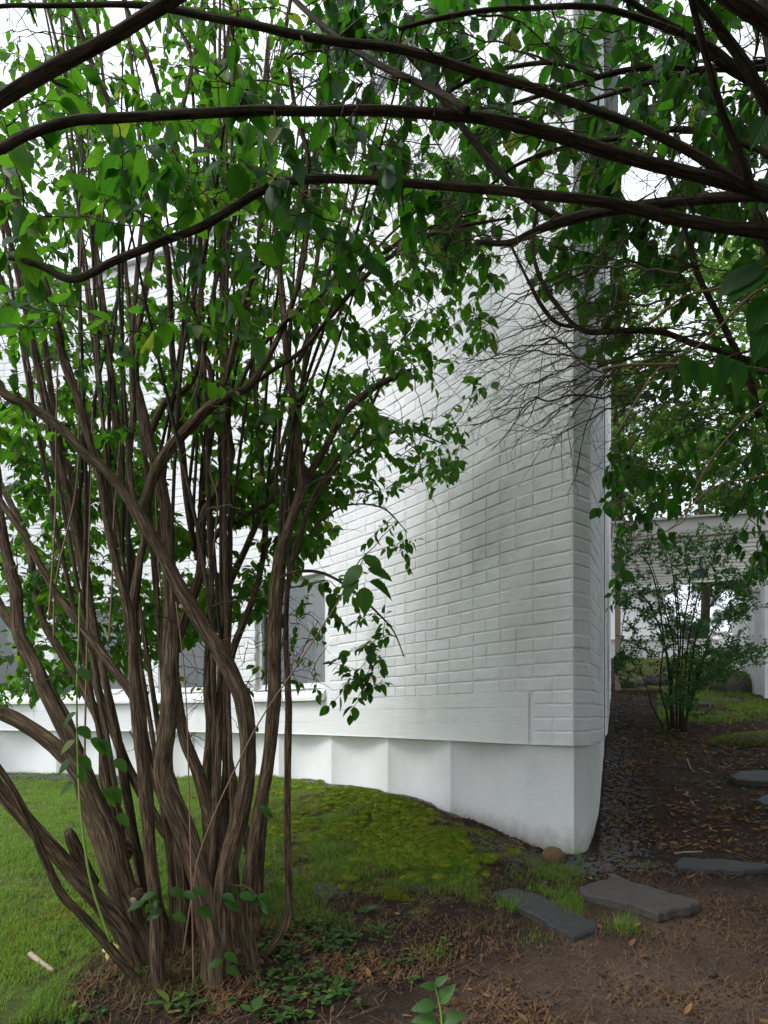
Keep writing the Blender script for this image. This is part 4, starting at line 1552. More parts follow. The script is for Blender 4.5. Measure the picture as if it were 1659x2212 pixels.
# the big drooping leaves at the leaning cane's tip
for (dx, dy, ax, az, s) in ((0, 0, 0.6, -0.6, 0.095), (12, 28, 0.9, -0.35, 0.10), (-18, 22, -0.8, -0.6, 0.10), (16, 58, 0.9, -0.3, 0.095), (-28, 52, -0.7, -0.7, 0.10), (-5, 70, 0.1, -1.0, 0.095)):
    SH.leaf(P(790 + dx * 0.6, 1200 + dy, 2.5), (ax, -0.25, az), (0.1, -0.7, 0.8), s)
# leaves on the green sucker and low side twigs
for (x, y, sd) in ((160, 1480, -1), (172, 1445, 1), (163, 1540, -1), (172, 1570, 1), (160, 1600, -1), (174, 1635, 1), (165, 1660, 1), (158, 1690, -1), (200, 1595, 1), (215, 1600, 1), (150, 1640, -1), (250, 1640, 1), (240, 1700, 1), (255, 1760, 1), (225, 1705, 1)):
    SH.leaf(P(x, y, 2.45), (sd * 0.7, -0.3, -0.6), (0.2 * sd, -0.6, 0.8), 0.068)
for (x, y, sd) in ((310, 1950, -1), (335, 1930, -1), (370, 1918, 1), (395, 1930, 1), (420, 1920, 1), (350, 1965, -1), (375, 1975, 1), (430, 1960, 1), (480, 1935, 1), (490, 1945, 1), (520, 1930, 1), (535, 1938, 1), (560, 1935, 1), (485, 2060, 1), (480, 2075, -1), (490, 2090, 1), (560, 1745, 1), (575, 1760, 1)):
    SH.leaf(P(x, y, 2.4), (sd * 0.8, -0.4, -0.2), (0.1, -0.5, 0.9), 0.062)
SH.spray(P(330, 1935, 2.42), 0.05, 3, maxd=2)
SH.spray(P(540, 1925, 2.42), 0.05, 4, maxd=2)
# bare dead twigs in the shrub
for _ in range(420):
    x, y = RNG.uniform(0, 1000), RNG.uniform(0, 1500)
    if y < ymax_left(x) + 60:
        SH.spray(P(x, y, min(RNG.uniform(2.4, 4.3), wall_Y(x) - 0.4)), bare=True, rad=0.0017)
SH.finish(300)

# ------------------------------------------------------------------ the arching shrub overhead, rooted outside the frame
OVB = np.array([1.62, 1.9, float(ground_z(1.62, 1.9))])
OV = Plant(thing('arching_shrub', OVB, 'shrub whose dark limbs arch over the path and cross above the wall corner', 'shrub'), M_LEAF2)
FK = P(1725, 445, 2.0)
OV.stem([[*(OVB + np.array([0, 0, -0.08])), 0.05], [1.60, 1.9, 0.5], [1.52, 1.93, 1.3], [*(FK + np.array([0.16, -0.02, -0.35])), 0.04], [*FK, 0.034]] if False else
        [[*(OVB + np.array([0, 0, -0.08])), 0.052], [1.62, 1.9, 0.5, 0.046], [1.52, 1.93, 1.3, 0.042], [FK[0] + 0.14, FK[1] - 0.02, FK[2] - 0.35, 0.038], [*FK, 0.034], [FK[0] - 0.06, FK[1], FK[2] + 0.35, 0.028], [FK[0] - 0.2, FK[1] - 0.1, FK[2] + 0.9, 0.02]], M_BARKD, 16, 0.08, 81)
OV.stem([[*(OVB + np.array([0.1, 0.15, -0.08])), 0.045], [1.85, 2.3, 0.6, 0.042], [1.75, 2.5, 1.6, 0.036], [1.55, 2.55, 2.3, 0.03], [1.2, 2.5, 3.1, 0.024]], M_BARKD, 14, 0.08, 82)
RB = [
    ([(1725, 445, 20), (1640, 412, 17), (1550, 390, 16), (1450, 365, 15), (1330, 330, 15), (1200, 290, 14), (1050, 262, 14), (950, 250, 13), (830, 238, 13), (700, 238, 12), (550, 238, 12), (400, 245, 12), (250, 254, 12), (150, 262, 12), (50, 295, 13), (0, 322, 13), (-80, 345, 12), (-200, 380, 10)], 2.0, 1.75),
    ([(1740, 520, 17), (1659, 502, 16), (1560, 490, 15), (1450, 470, 14), (1350, 445, 13), (1250, 430, 12), (1100, 415, 11), (950, 398, 10), (830, 390, 10), (750, 387, 10), (650, 390, 10), (570, 410, 10), (500, 450, 10), (430, 490, 10), (350, 520, 10), (250, 560, 9), (160, 602, 9), (80, 572, 7), (0, 552, 6), (-90, 520, 5)], 2.02, 2.0),
    ([(1725, 440, 12), (1620, 410, 11), (1560, 375, 11), (1480, 325, 11), (1380, 275, 11), (1250, 225, 11), (1130, 185, 11), (1020, 155, 11), (930, 125, 11), (830, 100, 11), (740, 90, 11), (650, 75, 11), (560, 55, 10), (450, 35, 10), (350, 15, 9), (250, 8, 7), (100, 10, 6), (0, 12, 5), (-90, 30, 4)], 1.98, 1.85),
    ([(700, -200, 13), (520, -90, 14), (370, -2, 15), (300, 40, 15), (230, 85, 15), (150, 130, 16), (80, 168, 16), (0, 212, 16), (-80, 260, 15), (-200, 330, 14)], 1.45, 1.25),
    ([(1010, 238, 9), (970, 212, 9), (900, 178, 9), (829, 145, 9), (770, 110, 8), (720, 75, 8), (640, 0, 7), (600, -60, 6)], 1.84, 2.2),
    ([(1215, 474, 10), (1190, 460, 10), (1130, 420, 10), (1080, 370, 10), (1040, 320, 10), (1000, 270, 9), (960, 212, 9), (930, 165, 9), (870, 100, 8), (829, 30, 7), (800, -50, 6)], 2.3, 2.5),
    ([(1740, 440, 15), (1640, 425, 14), (1500, 427, 13), (1400, 440, 13), (1300, 455, 13), (1215, 475, 13), (1150, 500, 8), (1100, 523, 7), (1030, 522, 6)], 2.05, 2.35),
    ([(1720, 260, 9), (1659, 200, 9), (1620, 170, 9), (1550, 110, 8), (1500, 85, 8), (1420, 55, 8), (1330, 25, 7), (1260, 15, 7), (1150, 18, 6), (1060, 22, 6), (950, 40, 6), (860, 62, 5)], 2.2, 2.1),
    ([(1700, 215, 8), (1590, 160, 8), (1530, 115, 8), (1470, 70, 8), (1400, 30, 7), (1340, -10, 7), (1280, -60, 5)], 2.3, 2.2),
    ([(1735, 350, 15), (1659, 225, 15), (1609, 140, 14), (1554, 65, 13), (1504, 0, 12), (1450, -80, 10)], 2.1, 1.9),
    ([(1622, 412, 9), (1600, 340, 8), (1575, 280, 8), (1550, 210, 8), (1530, 130, 8), (1515, 70, 8), (1495, 0, 7), (1480, -80, 6)], 1.97, 1.7),
    ([(1800, 160, 22), (1659, 52, 22), (1590, 10, 20), (1500, -60, 16)], 1.8, 1.75),
    ([(964, 200, 5), (1040, 160, 5), (1105, 145, 5), (1180, 135, 5), (1245, 145, 5), (1295, 165, 4)], 2.4, 2.3),
    ([(1680, 145, 7), (1525, 150, 6), (1430, 145, 6), (1355, 150, 6), (1280, 170, 6), (1180, 200, 5), (1050, 240, 4), (960, 265, 3)], 2.5, 2.4),
    ([(1700, 130, 7), (1659, 132, 6), (1530, 145, 6), (1455, 165, 6), (1380, 185, 6), (1280, 215, 5), (1180, 245, 4), (1130, 255, 3)], 2.55, 2.7),
    ([(1720, 360, 7), (1659, 335, 7), (1630, 320, 7), (1555, 295, 7), (1480, 280, 7), (1405, 285, 6), (1330, 300, 6), (1255, 310, 6), (1180, 330, 5), (1110, 360, 4), (1060, 400, 4), (1000, 460, 3), (960, 540, 3)], 2.4, 2.7),
    ([(1700, 800, 9), (1591, 769, 8), (1543, 753, 8), (1494, 740, 8), (1462, 727, 7), (1430, 717, 7), (1381, 714, 7), (1317, 716, 7), (1268, 717, 7), (1236, 701, 6), (1204, 663, 6), (1171, 614, 6), (1152, 550, 5), (1152, 491, 5), (1165, 430, 4)], 2.7, 2.9),
    ([(1236, 707, 4), (1200, 695, 5), (1168, 656, 5), (1142, 608, 4), (1123, 569, 4), (1100, 520, 3)], 2.85, 2.8),
    ([(1640, 900, 8), (1610, 800, 8), (1560, 700, 7), (1510, 600, 7), (1480, 500, 6), (1460, 420, 5), (1420, 330, 4)], 2.9, 3.0),
]
for k, (pts, y0, y1) in enumerate(RB):
    OV.stem(rows_of(pts, y0, y1), M_BARKD, 16, 0.10, 100 + k, 0.02, 'limb')
for k in range(70):
    q = OV.pts[int(RNG.integers(len(OV.pts)))]
    d = RNG.normal(0, 1, 3)
    d /= np.linalg.norm(d)
    L = RNG.uniform(0.03, 0.12)
    c = catmull([[*q, 0.005], [*(q + d * L * 0.5 + RNG.normal(0, 0.006, 3)), 0.0035], [*(q + d * L), 0.002]], 0.02)
    tube(OV.tw, c[:, :3], c[:, 3], 5)
for pts, Y0 in (([(1700, 805), (1600, 790), (1550, 785), (1430, 787), (1360, 788), (1300, 797)], 2.1), ([(1320, 1162), (1380, 1160), (1440, 1147), (1470, 1120), (1505, 1080), (1560, 1045), (1640, 1030), (1720, 1010)], 2.6), ([(1440, 1147), (1480, 1122), (1490, 1085), (1515, 1030), (1560, 960), (1640, 880), (1720, 850)], 2.6), ([(1330, 940), (1420, 800), (1520, 740), (1620, 640), (1700, 600)], 2.3), ([(1690, 560), (1560, 620), (1480, 640), (1400, 700)], 2.2)):
    rws = [[*P(x, y, Y0), 0.0055 - 0.0006 * abs(k - len(pts))] for k, (x, y) in enumerate(pts)]
    c = catmull(rws, 0.03)
    acc = Acc()
    tube(acc, c[:, :3], np.maximum(c[:, 3], 0.0022), 6, 0.0, 5)
    acc.obj('shoot', M_SHOOT, OV.root, smooth=True)
    OV.pts = np.vstack([OV.pts, c[::3, :3]])

# the dead tangle: thin bare twigs running out to the left from the low limbs
def dead_twig(p0, p1, sag, r, forks=3):
    mid = (p0 + p1) / 2 + np.array([0, 0, sag])
    c = catmull([[*p0, r], [*mid, r * 0.8], [*p1, r * 0.4]], 0.035)
    c[1:, :3] += np.cumsum(RNG.normal(0, 0.0065, (len(c) - 1, 3)), 0) * np.array([0.6, 0.6, 1.0])
    tube(OV.tw, c[:, :3], np.maximum(c[:, 3], 0.0007), 5, 0, 0, cap=False)
    n = len(c)
    for _ in range(forks):
        i = int(RNG.integers(n // 3, n - 1))
        d = c[i, :3] - c[i - 1, :3]
        d /= np.linalg.norm(d) + 1e-9
        d = d * 0.8 + RNG.normal(0, 0.55, 3) + np.array([0, 0, -0.15])
        L = RNG.uniform(0.06, 0.22)
        e = c[i, :3] + d / np.linalg.norm(d) * L
        cc = catmull([[*c[i, :3], r * 0.5], [*((c[i, :3] + e) / 2 + RNG.normal(0, 0.01, 3)), r * 0.4], [*e, r * 0.25]], 0.03)
        tube(OV.tw, cc[:, :3], np.maximum(cc[:, 3], 0.0006), 4, 0, 0, cap=False)
        for _ in range(2):
            j = int(RNG.integers(1, len(cc)))
            e2 = cc[j, :3] + (d * 0.4 + RNG.normal(0, 0.6, 3)) * 0.07
            tube(OV.tw, np.array([cc[j, :3], (cc[j, :3] + e2) / 2 + RNG.normal(0, 0.004, 3), e2]), [0.0008, 0.0007, 0.0005], 4, 0, 0, cap=False)


for _ in range(62):
    x0, y0 = RNG.uniform(1300, 1690), RNG.uniform(560, 860)
    L = RNG.uniform(120, 420)
    x1 = max(1010, x0 - L)
    y1 = y0 + RNG.uniform(-70, 110) + (60 if x1 < 1250 else 0)
    Y0 = RNG.uniform(2.2, 3.0)
    dead_twig(P(x0, y0, Y0), P(x1, y1, Y0 + RNG.uniform(-0.2, 0.5)), RNG.uniform(-0.03, 0.10), 0.0014 + 0.0040 * RNG.random() ** 2, 5)
for (x0, y0, x1, y1) in ((1350, 790, 1130, 930), (1400, 800, 1050, 900), (1330, 800, 1180, 960), (1300, 760, 1060, 880), (1360, 830, 1100, 960), (1270, 780, 1020, 905), (1300, 830, 1240, 1010), (1240, 740, 1000, 830), (1180, 700, 1010, 800), (1450, 860, 1310, 1010), (1560, 900, 1380, 1040)):
    dead_twig(P(x0, y0, 2.6), P(x1, y1, 2.8), 0.02, 0.0028, 5)
for _ in range(190):
    x0, y0 = RNG.uniform(560, 1690), RNG.uniform(0, 560)
    a = RNG.uniform(0, 6.28)
    L = RNG.uniform(80, 260)
    Y0 = RNG.uniform(2.0, 3.0)
    dead_twig(P(x0, y0, Y0), P(x0 + L * math.cos(a), y0 + L * 0.6 * math.sin(a), Y0 + RNG.uniform(-0.2, 0.2)), 0.03, RNG.uniform(0.0016, 0.0034), 3)


def keep_over(x, y):
    lim = np.interp(x, [500, 1000, 1100, 1250, 1300, 1330, 1420, 1480, 1540, 1700], [640, 640, 620, 690, 1000, 1170, 1140, 1100, 1120, 1160])
    if 1340 < x < 1640 and 340 < y < 980 and vn(x / 60.0, y / 60.0, 4.2) > 0.56:
        return False
    return y < lim


tg = []
def over_lim(x):
    return np.interp(x, [400, 1000, 1250, 1300, 1700], [600, 640, 680, 660, 700])


scatter(165, 660, 1720, -150, 420, 2.1, 3.1, over_lim)
scatter(190, 950, 1720, 0, 640, 2.6, 3.9, over_lim)
scatter(130, 1180, 1720, 300, 780, 2.6, 3.6)
scatter(120, 1330, 1700, 760, 1090, 2.6, 3.8)
scatter(22, 200, 900, 150, 600, 1.8, 2.1)
tg = np.array(tg)
d0 = np.array([OV.nearest(t)[1] for t in tg])
for t in tg[np.argsort(d0)]:
    OV.spray(t, 0.084 if proj(t[None])[1][0] < 640 else 0.062, 5, leafy=0.3, keep=keep_over, hang=0.75)
for (x, y, Y) in ((1330, 1050, 2.7), (1370, 1090, 2.7), (1350, 1130, 2.7), (1400, 1130, 2.7), (1430, 1060, 2.7), (1390, 1020, 2.7), (1460, 1020, 2.8), (1590, 1150, 2.6), (1630, 1130, 2.6), (1645, 1165, 2.6), (1600, 1180, 2.6), (1640, 1200, 2.6), (1340, 1200, 2.8), (1330, 1260, 2.9), (1320, 1000, 2.8)):
    OV.spray(P(x, y, Y), 0.07, 4, leafy=0.2, maxd=1.8, hang=0.8)
for (x, y, ax, az, s) in ((1659, 585, -0.85, -0.5, 0.15), (1640, 570, -0.9, -0.4, 0.14), (1659, 640, -0.5, -0.9, 0.13), (1659, 700, -0.4, -0.9, 0.12), (1600, 20, 0.6, -0.8, 0.12), (1659, 250, -0.5, -0.8, 0.11), (1480, 770, 0.1, -1, 0.10), (1510, 780, 0.05, -1, 0.10), (1560, 770, -0.1, -1, 0.11), (1590, 780, 0.1, -1, 0.11)):
    OV.leaf(P(x, y, 2.0), (ax, -0.2, az), (0.1, -0.6, 0.7), s)
# unseen leaves added above and beside the camera to shade path and pier end
NSHADE = 9000
X = RNG.uniform(-1.2, 5.5, NSHADE)
Yy = RNG.uniform(-3.0, 6.6, NSHADE)
Zz = RNG.uniform(0.5, 6.5, NSHADE)
gap = fbm(X * 0.8, Yy * 0.8, Zz * 0.8, 2)
above = (Zz > EYE + 1.05 * np.maximum(Yy, 0) + 0.35) & (Zz > 2.6) & (X > np.where(Yy < 1.0, -0.9, 0.75 + 0.45 * Yy))
beside = (X > 0.5624 * np.maximum(Yy, 0) + 0.85) & (Zz > 0.4) & (X < 0.5624 * np.maximum(Yy, 0) + 2.3) & (Yy < 5.6)
ok = (above | beside) & (gap > 0.38) & ~((Yy < 1.0) & (Zz < 2.3))
ok &= ~((X < C2[0] + (C3[0] - C2[0]) * (Yy - C2[1]) / (C3[1] - C2[1]) + 0.35) & (Yy > 3.7))
for b in np.stack([X, Yy, Zz], -1)[ok]:
    for _ in range(5):
        OV.leaf(b + RNG.normal(0, 0.17, 3), RNG.normal(0, 1, 3) + np.array([0, 0, -0.6]), np.array([0, 0, 1.0]) + RNG.normal(0, 0.3, 3), 0.21)
OV.finish(300)  # the foliage mesh also holds the added shade leaves

# ------------------------------------------------------------------ small-leaved shrub on the slope
g = ground_hit(U2D(1690), U2D(1826))
SM = Plant(thing('barberry_shrub', g, 'small-leaved upright shrub growing on the slope in front of the pergola', 'shrub'), M_LEAFS)
SY = g[1]
px = FPX / SY
for k, (bx, pts) in enumerate((
        (1445, [(1440, 1540), (1425, 1480), (1432, 1390), (1415, 1330), (1380, 1280), (1330, 1262)]),
        (1455, [(1450, 1500), (1455, 1400), (1440, 1330), (1420, 1260), (1400, 1200)]),
        (1462, [(1462, 1480), (1470, 1380), (1462, 1280), (1450, 1210), (1470, 1150)]),
        (1468, [(1470, 1480), (1478, 1350), (1490, 1260), (1480, 1190), (1500, 1150)]),
        (1475, [(1478, 1460), (1495, 1340), (1520, 1250), (1545, 1200), (1570, 1140)]),
        (1482, [(1490, 1460), (1512, 1350), (1560, 1280), (1600, 1255), (1645, 1245)]),
        (1478, [(1500, 1480), (1530, 1410), (1580, 1400), (1625, 1415), (1659, 1420)]),
        (1440, [(1410, 1530), (1395, 1480), (1375, 1430)]),
        (1470, [(1500, 1500), (1540, 1360), (1590, 1330), (1620, 1360)]),
        (1450, [(1445, 1430), (1400, 1300), (1360, 1290), (1345, 1350), (1340, 1420)]),
        (1458, [(1440, 1420), (1410, 1240), (1370, 1190), (1340, 1170)]),
        (1472, [(1466, 1400), (1455, 1250), (1440, 1180)]))):
    rws = [[*P(bx, U2D(1826) + 6, SY + RNG.uniform(-0.12, 0.12)), 0.012]]
    n = len(pts)
    Ye = SY + RNG.uniform(-0.45, 0.45)
    for j, (x, y) in enumerate(pts):
        rws.append([*P(x, y, SY + (Ye - SY) * (j + 1) / n), 0.011 * (1 - 0.75 * (j + 1) / n)])
    SM.stem(rws, M_BARKD, 7, 0.05, 200 + k, 0.06)


def small_spray(tgt):
    q, d = SM.nearest(tgt)
    if d > 0.7:
        return
    c = catmull([[*q, 0.003], [*((q + tgt) / 2 + RNG.normal(0, 0.02, 3)), 0.0022], [*tgt, 0.0012]], 0.04)
    tube(SM.tw, c[:, :3], c[:, 3], 4, 0, 0, cap=False)
    SM.pts = np.vstack([SM.pts, c[1::2, :3]])
    for p in c[1:, :3]:
        for _ in range(5):
            SM.leaf(p + RNG.normal(0, 0.012, 3), RNG.normal(0, 1, 3) + np.array([0, 0, -0.1]), RNG.normal(0, 0.6, 3) + np.array([0, 0, 1]), RNG.uniform(0.024, 0.042))


SMB = [(1440, 1210, 75, 45), (1500, 1200, 70, 45), (1370, 1300, 40, 60), (1350, 1420, 28, 60), (1420, 1330, 50, 60), (1480, 1290, 60, 50), (1560, 1250, 55, 40), (1600, 1300, 40, 40), (1620, 1240, 40, 20), (1480, 1400, 60, 70), (1540, 1440, 50, 40), (1600, 1410, 45, 25), (1400, 1180, 50, 30), (1345, 1180, 18, 60), (1470, 1500, 40, 50), (1560, 1170, 40, 30), (1640, 1230, 20, 12)]
for _ in range(1150):
    x, y, a, b = SMB[int(RNG.integers(len(SMB)))]
    if y < 1260 and RNG.random() < 0.5:
        continue
    xx, yy = RNG.normal(x, a * 0.6), RNG.normal(y, b * 0.6)
    Yq = SY + RNG.normal(0, 0.32)
    pt = P(xx, yy, Yq)
    # keep clear of the building's flank
    if pt[0] < C2[0] + (C3[0] - C2[0]) * (Yq - C2[1]) / (C3[1] - C2[1]) + 0.06:
        continue
    small_spray(pt)
SM.finish(0, lo=leaf_tpl(0.5, 3, 0.15, 0.1))

# low dark evergreen behind it
g = ground_hit(U2D(1785), U2D(1712))
LB = Plant(thing('low_evergreen', g, 'low dark evergreen bush spreading behind the upright shrub', 'shrub'), M_LEAFS)
for k in range(9):
    a = RNG.uniform(0, math.pi * 2)
    LB.stem([[*g, 0.012], [g[0] + 0.15 * math.cos(a), g[1] + 0.15 * math.sin(a), g[2] + 0.25, 0.009], [g[0] + 0.5 * math.cos(a), g[1] + 0.3 * math.sin(a), g[2] + 0.35 + RNG.uniform(0, 0.15), 0.004]], M_BARKD, 6, 0, k, 0.06)
for _ in range(1500):
    f = RNG.normal(0, 1, 3)
    f /= np.linalg.norm(f)
    p = g + f * np.array([0.62, 0.38, 0.30]) * RNG.uniform(0.5, 1.0) + np.array([0, 0, 0.28])
    for _ in range(2):
        LB.leaf(p + RNG.normal(0, 0.02, 3), f + RNG.normal(0, 0.5, 3), np.array([0, 0, 1]) + RNG.normal(0, 0.3, 3), RNG.uniform(0.035, 0.06))
LB.finish(0, lo=leaf_tpl(0.35, 3, 0.15, 0.1))

# ------------------------------------------------------------------ trees beyond the pergola
def tree(name, base, h, crown, n, size, label, maple=True, mat=None, seed=0):
    r = np.random.default_rng(seed)
    bz = float(ground_z(*base))
    t = thing(name, (base[0], base[1], bz), label, 'tree', 'trees beyond the pergola')
    acc = Acc()
    c = catmull([[base[0], base[1], bz - 0.2, 0.16 * h / 9], [base[0] + 0.1, base[1], bz + h * 0.4, 0.12 * h / 9], [base[0] - 0.1, base[1] + 0.1, bz + h * 0.75, 0.07 * h / 9], [base[0], base[1], bz + h * 0.97, 0.02]], 0.2)
    tube(acc, c[:, :3], c[:, 3], 10, 0.06, seed)
    lim = []
    cz0, cz1, rad = crown
    for k in range(26):
        f = r.uniform(0.0, 0.95)
        z = bz + cz0 + (cz1 - cz0) * f
        a = k * 2.4 + r.uniform(-0.3, 0.3)
        L = rad * (1 - 0.55 * f if maple else 1.05 - 0.85 * f) * r.uniform(0.6, 1.0)
        p0 = np.array([base[0], base[1], z - (0.5 if maple else 0.0)])
        p1 = p0 + np.array([math.cos(a) * L, math.sin(a) * L, (0.9 if maple else 0.05) * L * r.uniform(0.3, 0.8)])
        cc = catmull([[*p0, 0.035], [*((p0 + p1) / 2 + np.array([0, 0, 0.1 * L])), 0.022], [*p1, 0.007]], 0.2)
        tube(acc, cc[:, :3], cc[:, 3], 5, 0, 0)
        lim.append(cc[:, :3])
    acc.obj('trunk', M_BARKD, t, smooth=True)
    lim = [l[len(l) // 3:] for l in lim]
    allp = np.concatenate(lim)
    idx = r.integers(0, len(allp), n // 6)
    cl = allp[idx] + r.normal(0, 0.28 if maple else 0.16, (len(idx), 3)) * np.array([1, 1, 0.6])
    pos = np.repeat(cl, 6, 0) + r.normal(0, 0.15 if maple else 0.05, (len(idx) * 6, 3))
    acc = Acc()
    if maple:
        dv = r.normal(0, 1, (len(pos), 3)) + np.array([0, 0, -0.5])
        Mx = frames(dv, np.array([0, 0, 1.0]) + r.normal(0, 0.4, (len(pos), 3)))
        V, T, uv = MAPLE
        batch(acc, V, None, T, uv, pos, Mx, size * r.uniform(0.7, 1.2, len(pos)), r.random(len(pos)))
    else:
        # needle tufts: a star of thin blades
        V, T = [], []
        for k in range(16):
            d = r.normal(0, 1, 3) + np.array([0, 0.5, 0.4])
            d /= np.linalg.norm(d)
            s = np.cross(d, r.normal(0, 1, 3))
            s /= np.linalg.norm(s)
            b = len(V)
            V += [tuple(s * 0.03), tuple(-s * 0.03), tuple(d)]
            T.append((b, b + 1, b + 2))
        V = np.array(V)
        dv = r.normal(0, 1, (len(pos), 3))
        Mx = frames(dv, np.array([0, 0, 1.0]) + r.normal(0, 0.4, (len(pos), 3)))
        batch(acc, V, None, np.array(T), np.zeros((len(V), 2)), pos, Mx, size * r.uniform(0.7, 1.2, len(pos)), r.random(len(pos)))
    o = acc.obj('crown', mat, t)
    o['kind'] = 'stuff'
    return t


tree('maple_tree', (8.9, 15.0), 10.5, (3.2, 10.0, 4.2), 12000, 0.17, 'bright green maple whose leaves fill the gap above the pergola', True, M_MAPLE, 1)
tree('maple_tree', (11.5, 17.0), 11.0, (3.0, 10.5, 3.6), 8000, 0.18, 'broad maple standing farther along the slope behind the shrub limbs', True, M_MAPLE, 2)
tree('maple_tree', (5.75, 17.2), 11.5, (2.6, 11.0, 3.8), 11000, 0.17, 'tall maple rising behind the flank of the white building', True, M_MAPLE, 7)
tree('pine_tree', (6.3, 19.0), 9.5, (0.3, 9.0, 2.6), 7800, 0.16, 'blue-green pine rising right behind the pergola roof', False, M_PINE, 3)
tree('pine_tree', (9.8, 21.0), 8.5, (0.2, 8.0, 2.6), 7800, 0.16, 'pine seen in the gap between the low wall and the pergola', False, M_PINE, 4)
tree('pine_tree', (13.0, 22.0), 10.0, (1.8, 9.5, 2.8), 6000, 0.17, 'pine at the edge of the garden past the masonry piers', False, M_PINE, 5)
g = P(U2D(1800), U2D(1640), 10.3)
sap = thing('maple_sapling', (g[0], g[1], float(ground_z(g[0], g[1]))), 'pale green maple sapling beside the courtyard pier', 'sapling')
acc = Acc()
zb_ = float(ground_z(g[0], g[1]))
tube(acc, np.array([(g[0], g[1], zb_ - 0.05), (g[0] + 0.02, g[1], zb_ + 0.3), (g[0], g[1], g[2] + 0.25)]), [0.008, 0.006, 0.003], 6)
acc.obj('stem', M_GSHOOT, sap, smooth=True)
sap_me = raw_mesh('leaf', MAPLE[0], [MAPLE[1]], MAPLE[2], np.zeros(len(MAPLE[0])))
sap_me.materials.append(M_MAPLE)
for k in range(14):
    dv = np.array([[math.cos(k * 2.4), math.sin(k * 2.4) - 0.5, -0.35]])
    o = link('leaf', sap_me, None, sap)
    place(o, sap, frames(dv, np.array([[0.1, -0.4, 0.8]]))[0], np.array([g[0], g[1], zb_ + 0.18 + (g[2] + 0.25 - zb_ - 0.18) * k / 13]) + dv[0] * 0.07, 0.15)

# ------------------------------------------------------------------ stones
def slab(name, pts, thick, mat, label, cat='slab', group=None, lift=0.012, tilt=0.0):
    g = np.array([ground_hit(x, y) for x, y in pts])
    c = g.mean(0)
    top = c[2] + lift
    A = np.c_[g[:, 0] - c[0], g[:, 1] - c[1], np.ones(len(g))]
    co = np.linalg.lstsq(A, g[:, 2], rcond=None)[0]
    co[:2] = np.clip(co[:2], -0.12, 0.3)
    # ragged outline
    ring = []
    n = len(g)
    for i in range(n):
        a, b = g[i, :2], g[(i + 1) % n, :2]
        L = np.linalg.norm(b - a)
        m = max(2, int(L / 0.03))
        for k in range(m):
            f = k / m
            q = a + (b - a) * f
            if k:
                q = q + RNG.normal(0, 0.006, 2)
            ring.append(q)
    ring = np.array(ring)
    m = len(ring)

    def zt(xy):
        return co[0] * (xy[:, 0] - c[0]) + co[1] * (xy[:, 1] - c[1]) + co[2] + lift
    lay = []
    for shrink, dz in ((0.0, -thick), (0.006, -thick * 0.45), (-0.002, -thick * 0.4), (0.0, -0.006), (0.008, 0.0), (0.12, 0.001), (0.25, 0.001), (0.4, 0.001), (0.55, 0.001), (0.7, 0.0), (0.85, 0.0)):
        d = c[None, :2] - ring
        L = np.linalg.norm(d, axis=1)[:, None]
        q = ring + (d / L) * shrink if shrink < 0.1 else ring + d * shrink
        z = zt(q) + dz + (0.014 * (fbm(q[:, 0] * 11, q[:, 1] * 11) - 0.5) + 0.006 * np.floor(3 * vn(q[:, 0] * 6, q[:, 1] * 9, 3)) / 3 if dz > -0.01 else 0)
        lay.append(np.c_[q, z])
    V = np.concatenate(lay + [[[c[0], c[1], c[2] + lift]]])
    Q, T = [], []
    for l in range(len(lay) - 1):
        for i in range(m):
            j = (i + 1) % m
            Q.append((l * m + i, l * m + j, (l + 1) * m + j, (l + 1) * m + i))
    l = len(lay) - 1
    T = [(l * m + i, l * m + (i + 1) % m, len(V) - 1) for i in range(m)]
    acc = Acc()
    acc.add(V, Q, T)
    o = acc.obj(name, mat, None, (c[0], c[1], c[2]))
    return tag(o, label, cat, group)


slab('slate_slab', [(675, 1930), (682, 1910), (725, 1914), (766, 1924), (748, 1936), (720, 1940), (708, 1948), (690, 1944)], 0.05, M_SLATE, 'small pale grey slate slab half sunk in the grass beside the big shrub', lift=0.014)
slab('slate_slab', [(841, 1909), (884, 1905), (929, 1914), (932, 1924), (916, 1932), (884, 1926)], 0.05, M_SLATE, 'dark slate flake lying flat in thin turf between the two grass tufts', lift=0.012)
slab('slate_slab', [(1062, 1938), (1112, 1926), (1160, 1942), (1203, 1963), (1229, 1974), (1290, 2006), (1286, 2020), (1240, 2034), (1197, 2015), (1128, 1975), (1096, 1949)], 0.06, M_SLATE, 'long dark blue-grey slate stepping slab tilted into the path', lift=0.022)
slab('slate_slab', [(1253, 1934), (1330, 1910), (1362, 1924), (1516, 1967), (1510, 1975), (1423, 1996), (1383, 1982), (1258, 1946)], 0.09, M_SLATEB, 'thick brown stepping slab standing proud of the soil, mossy at one corner', lift=0.045)
slab('slate_slab', [(1457, 1877), (1473, 1863), (1560, 1868), (1659, 1878), (1690, 1884), (1640, 1892), (1606, 1894), (1530, 1889), (1463, 1884)], 0.06, M_SLATE, 'narrow layered pale slate strip set across the path as a step', lift=0.03)
slab('slate_slab', [(1578, 1690), (1600, 1678), (1659, 1676), (1720, 1682), (1720, 1702), (1640, 1702), (1590, 1699)], 0.10, M_SLATE, 'wet mossy slate block on the leafy slope', lift=0.05)
slab('slate_slab', [(1632, 1738), (1655, 1726), (1720, 1724), (1730, 1748), (1650, 1750)], 0.08, M_SLATE, 'grey slate block lower on the leafy slope at its far side', lift=0.04)
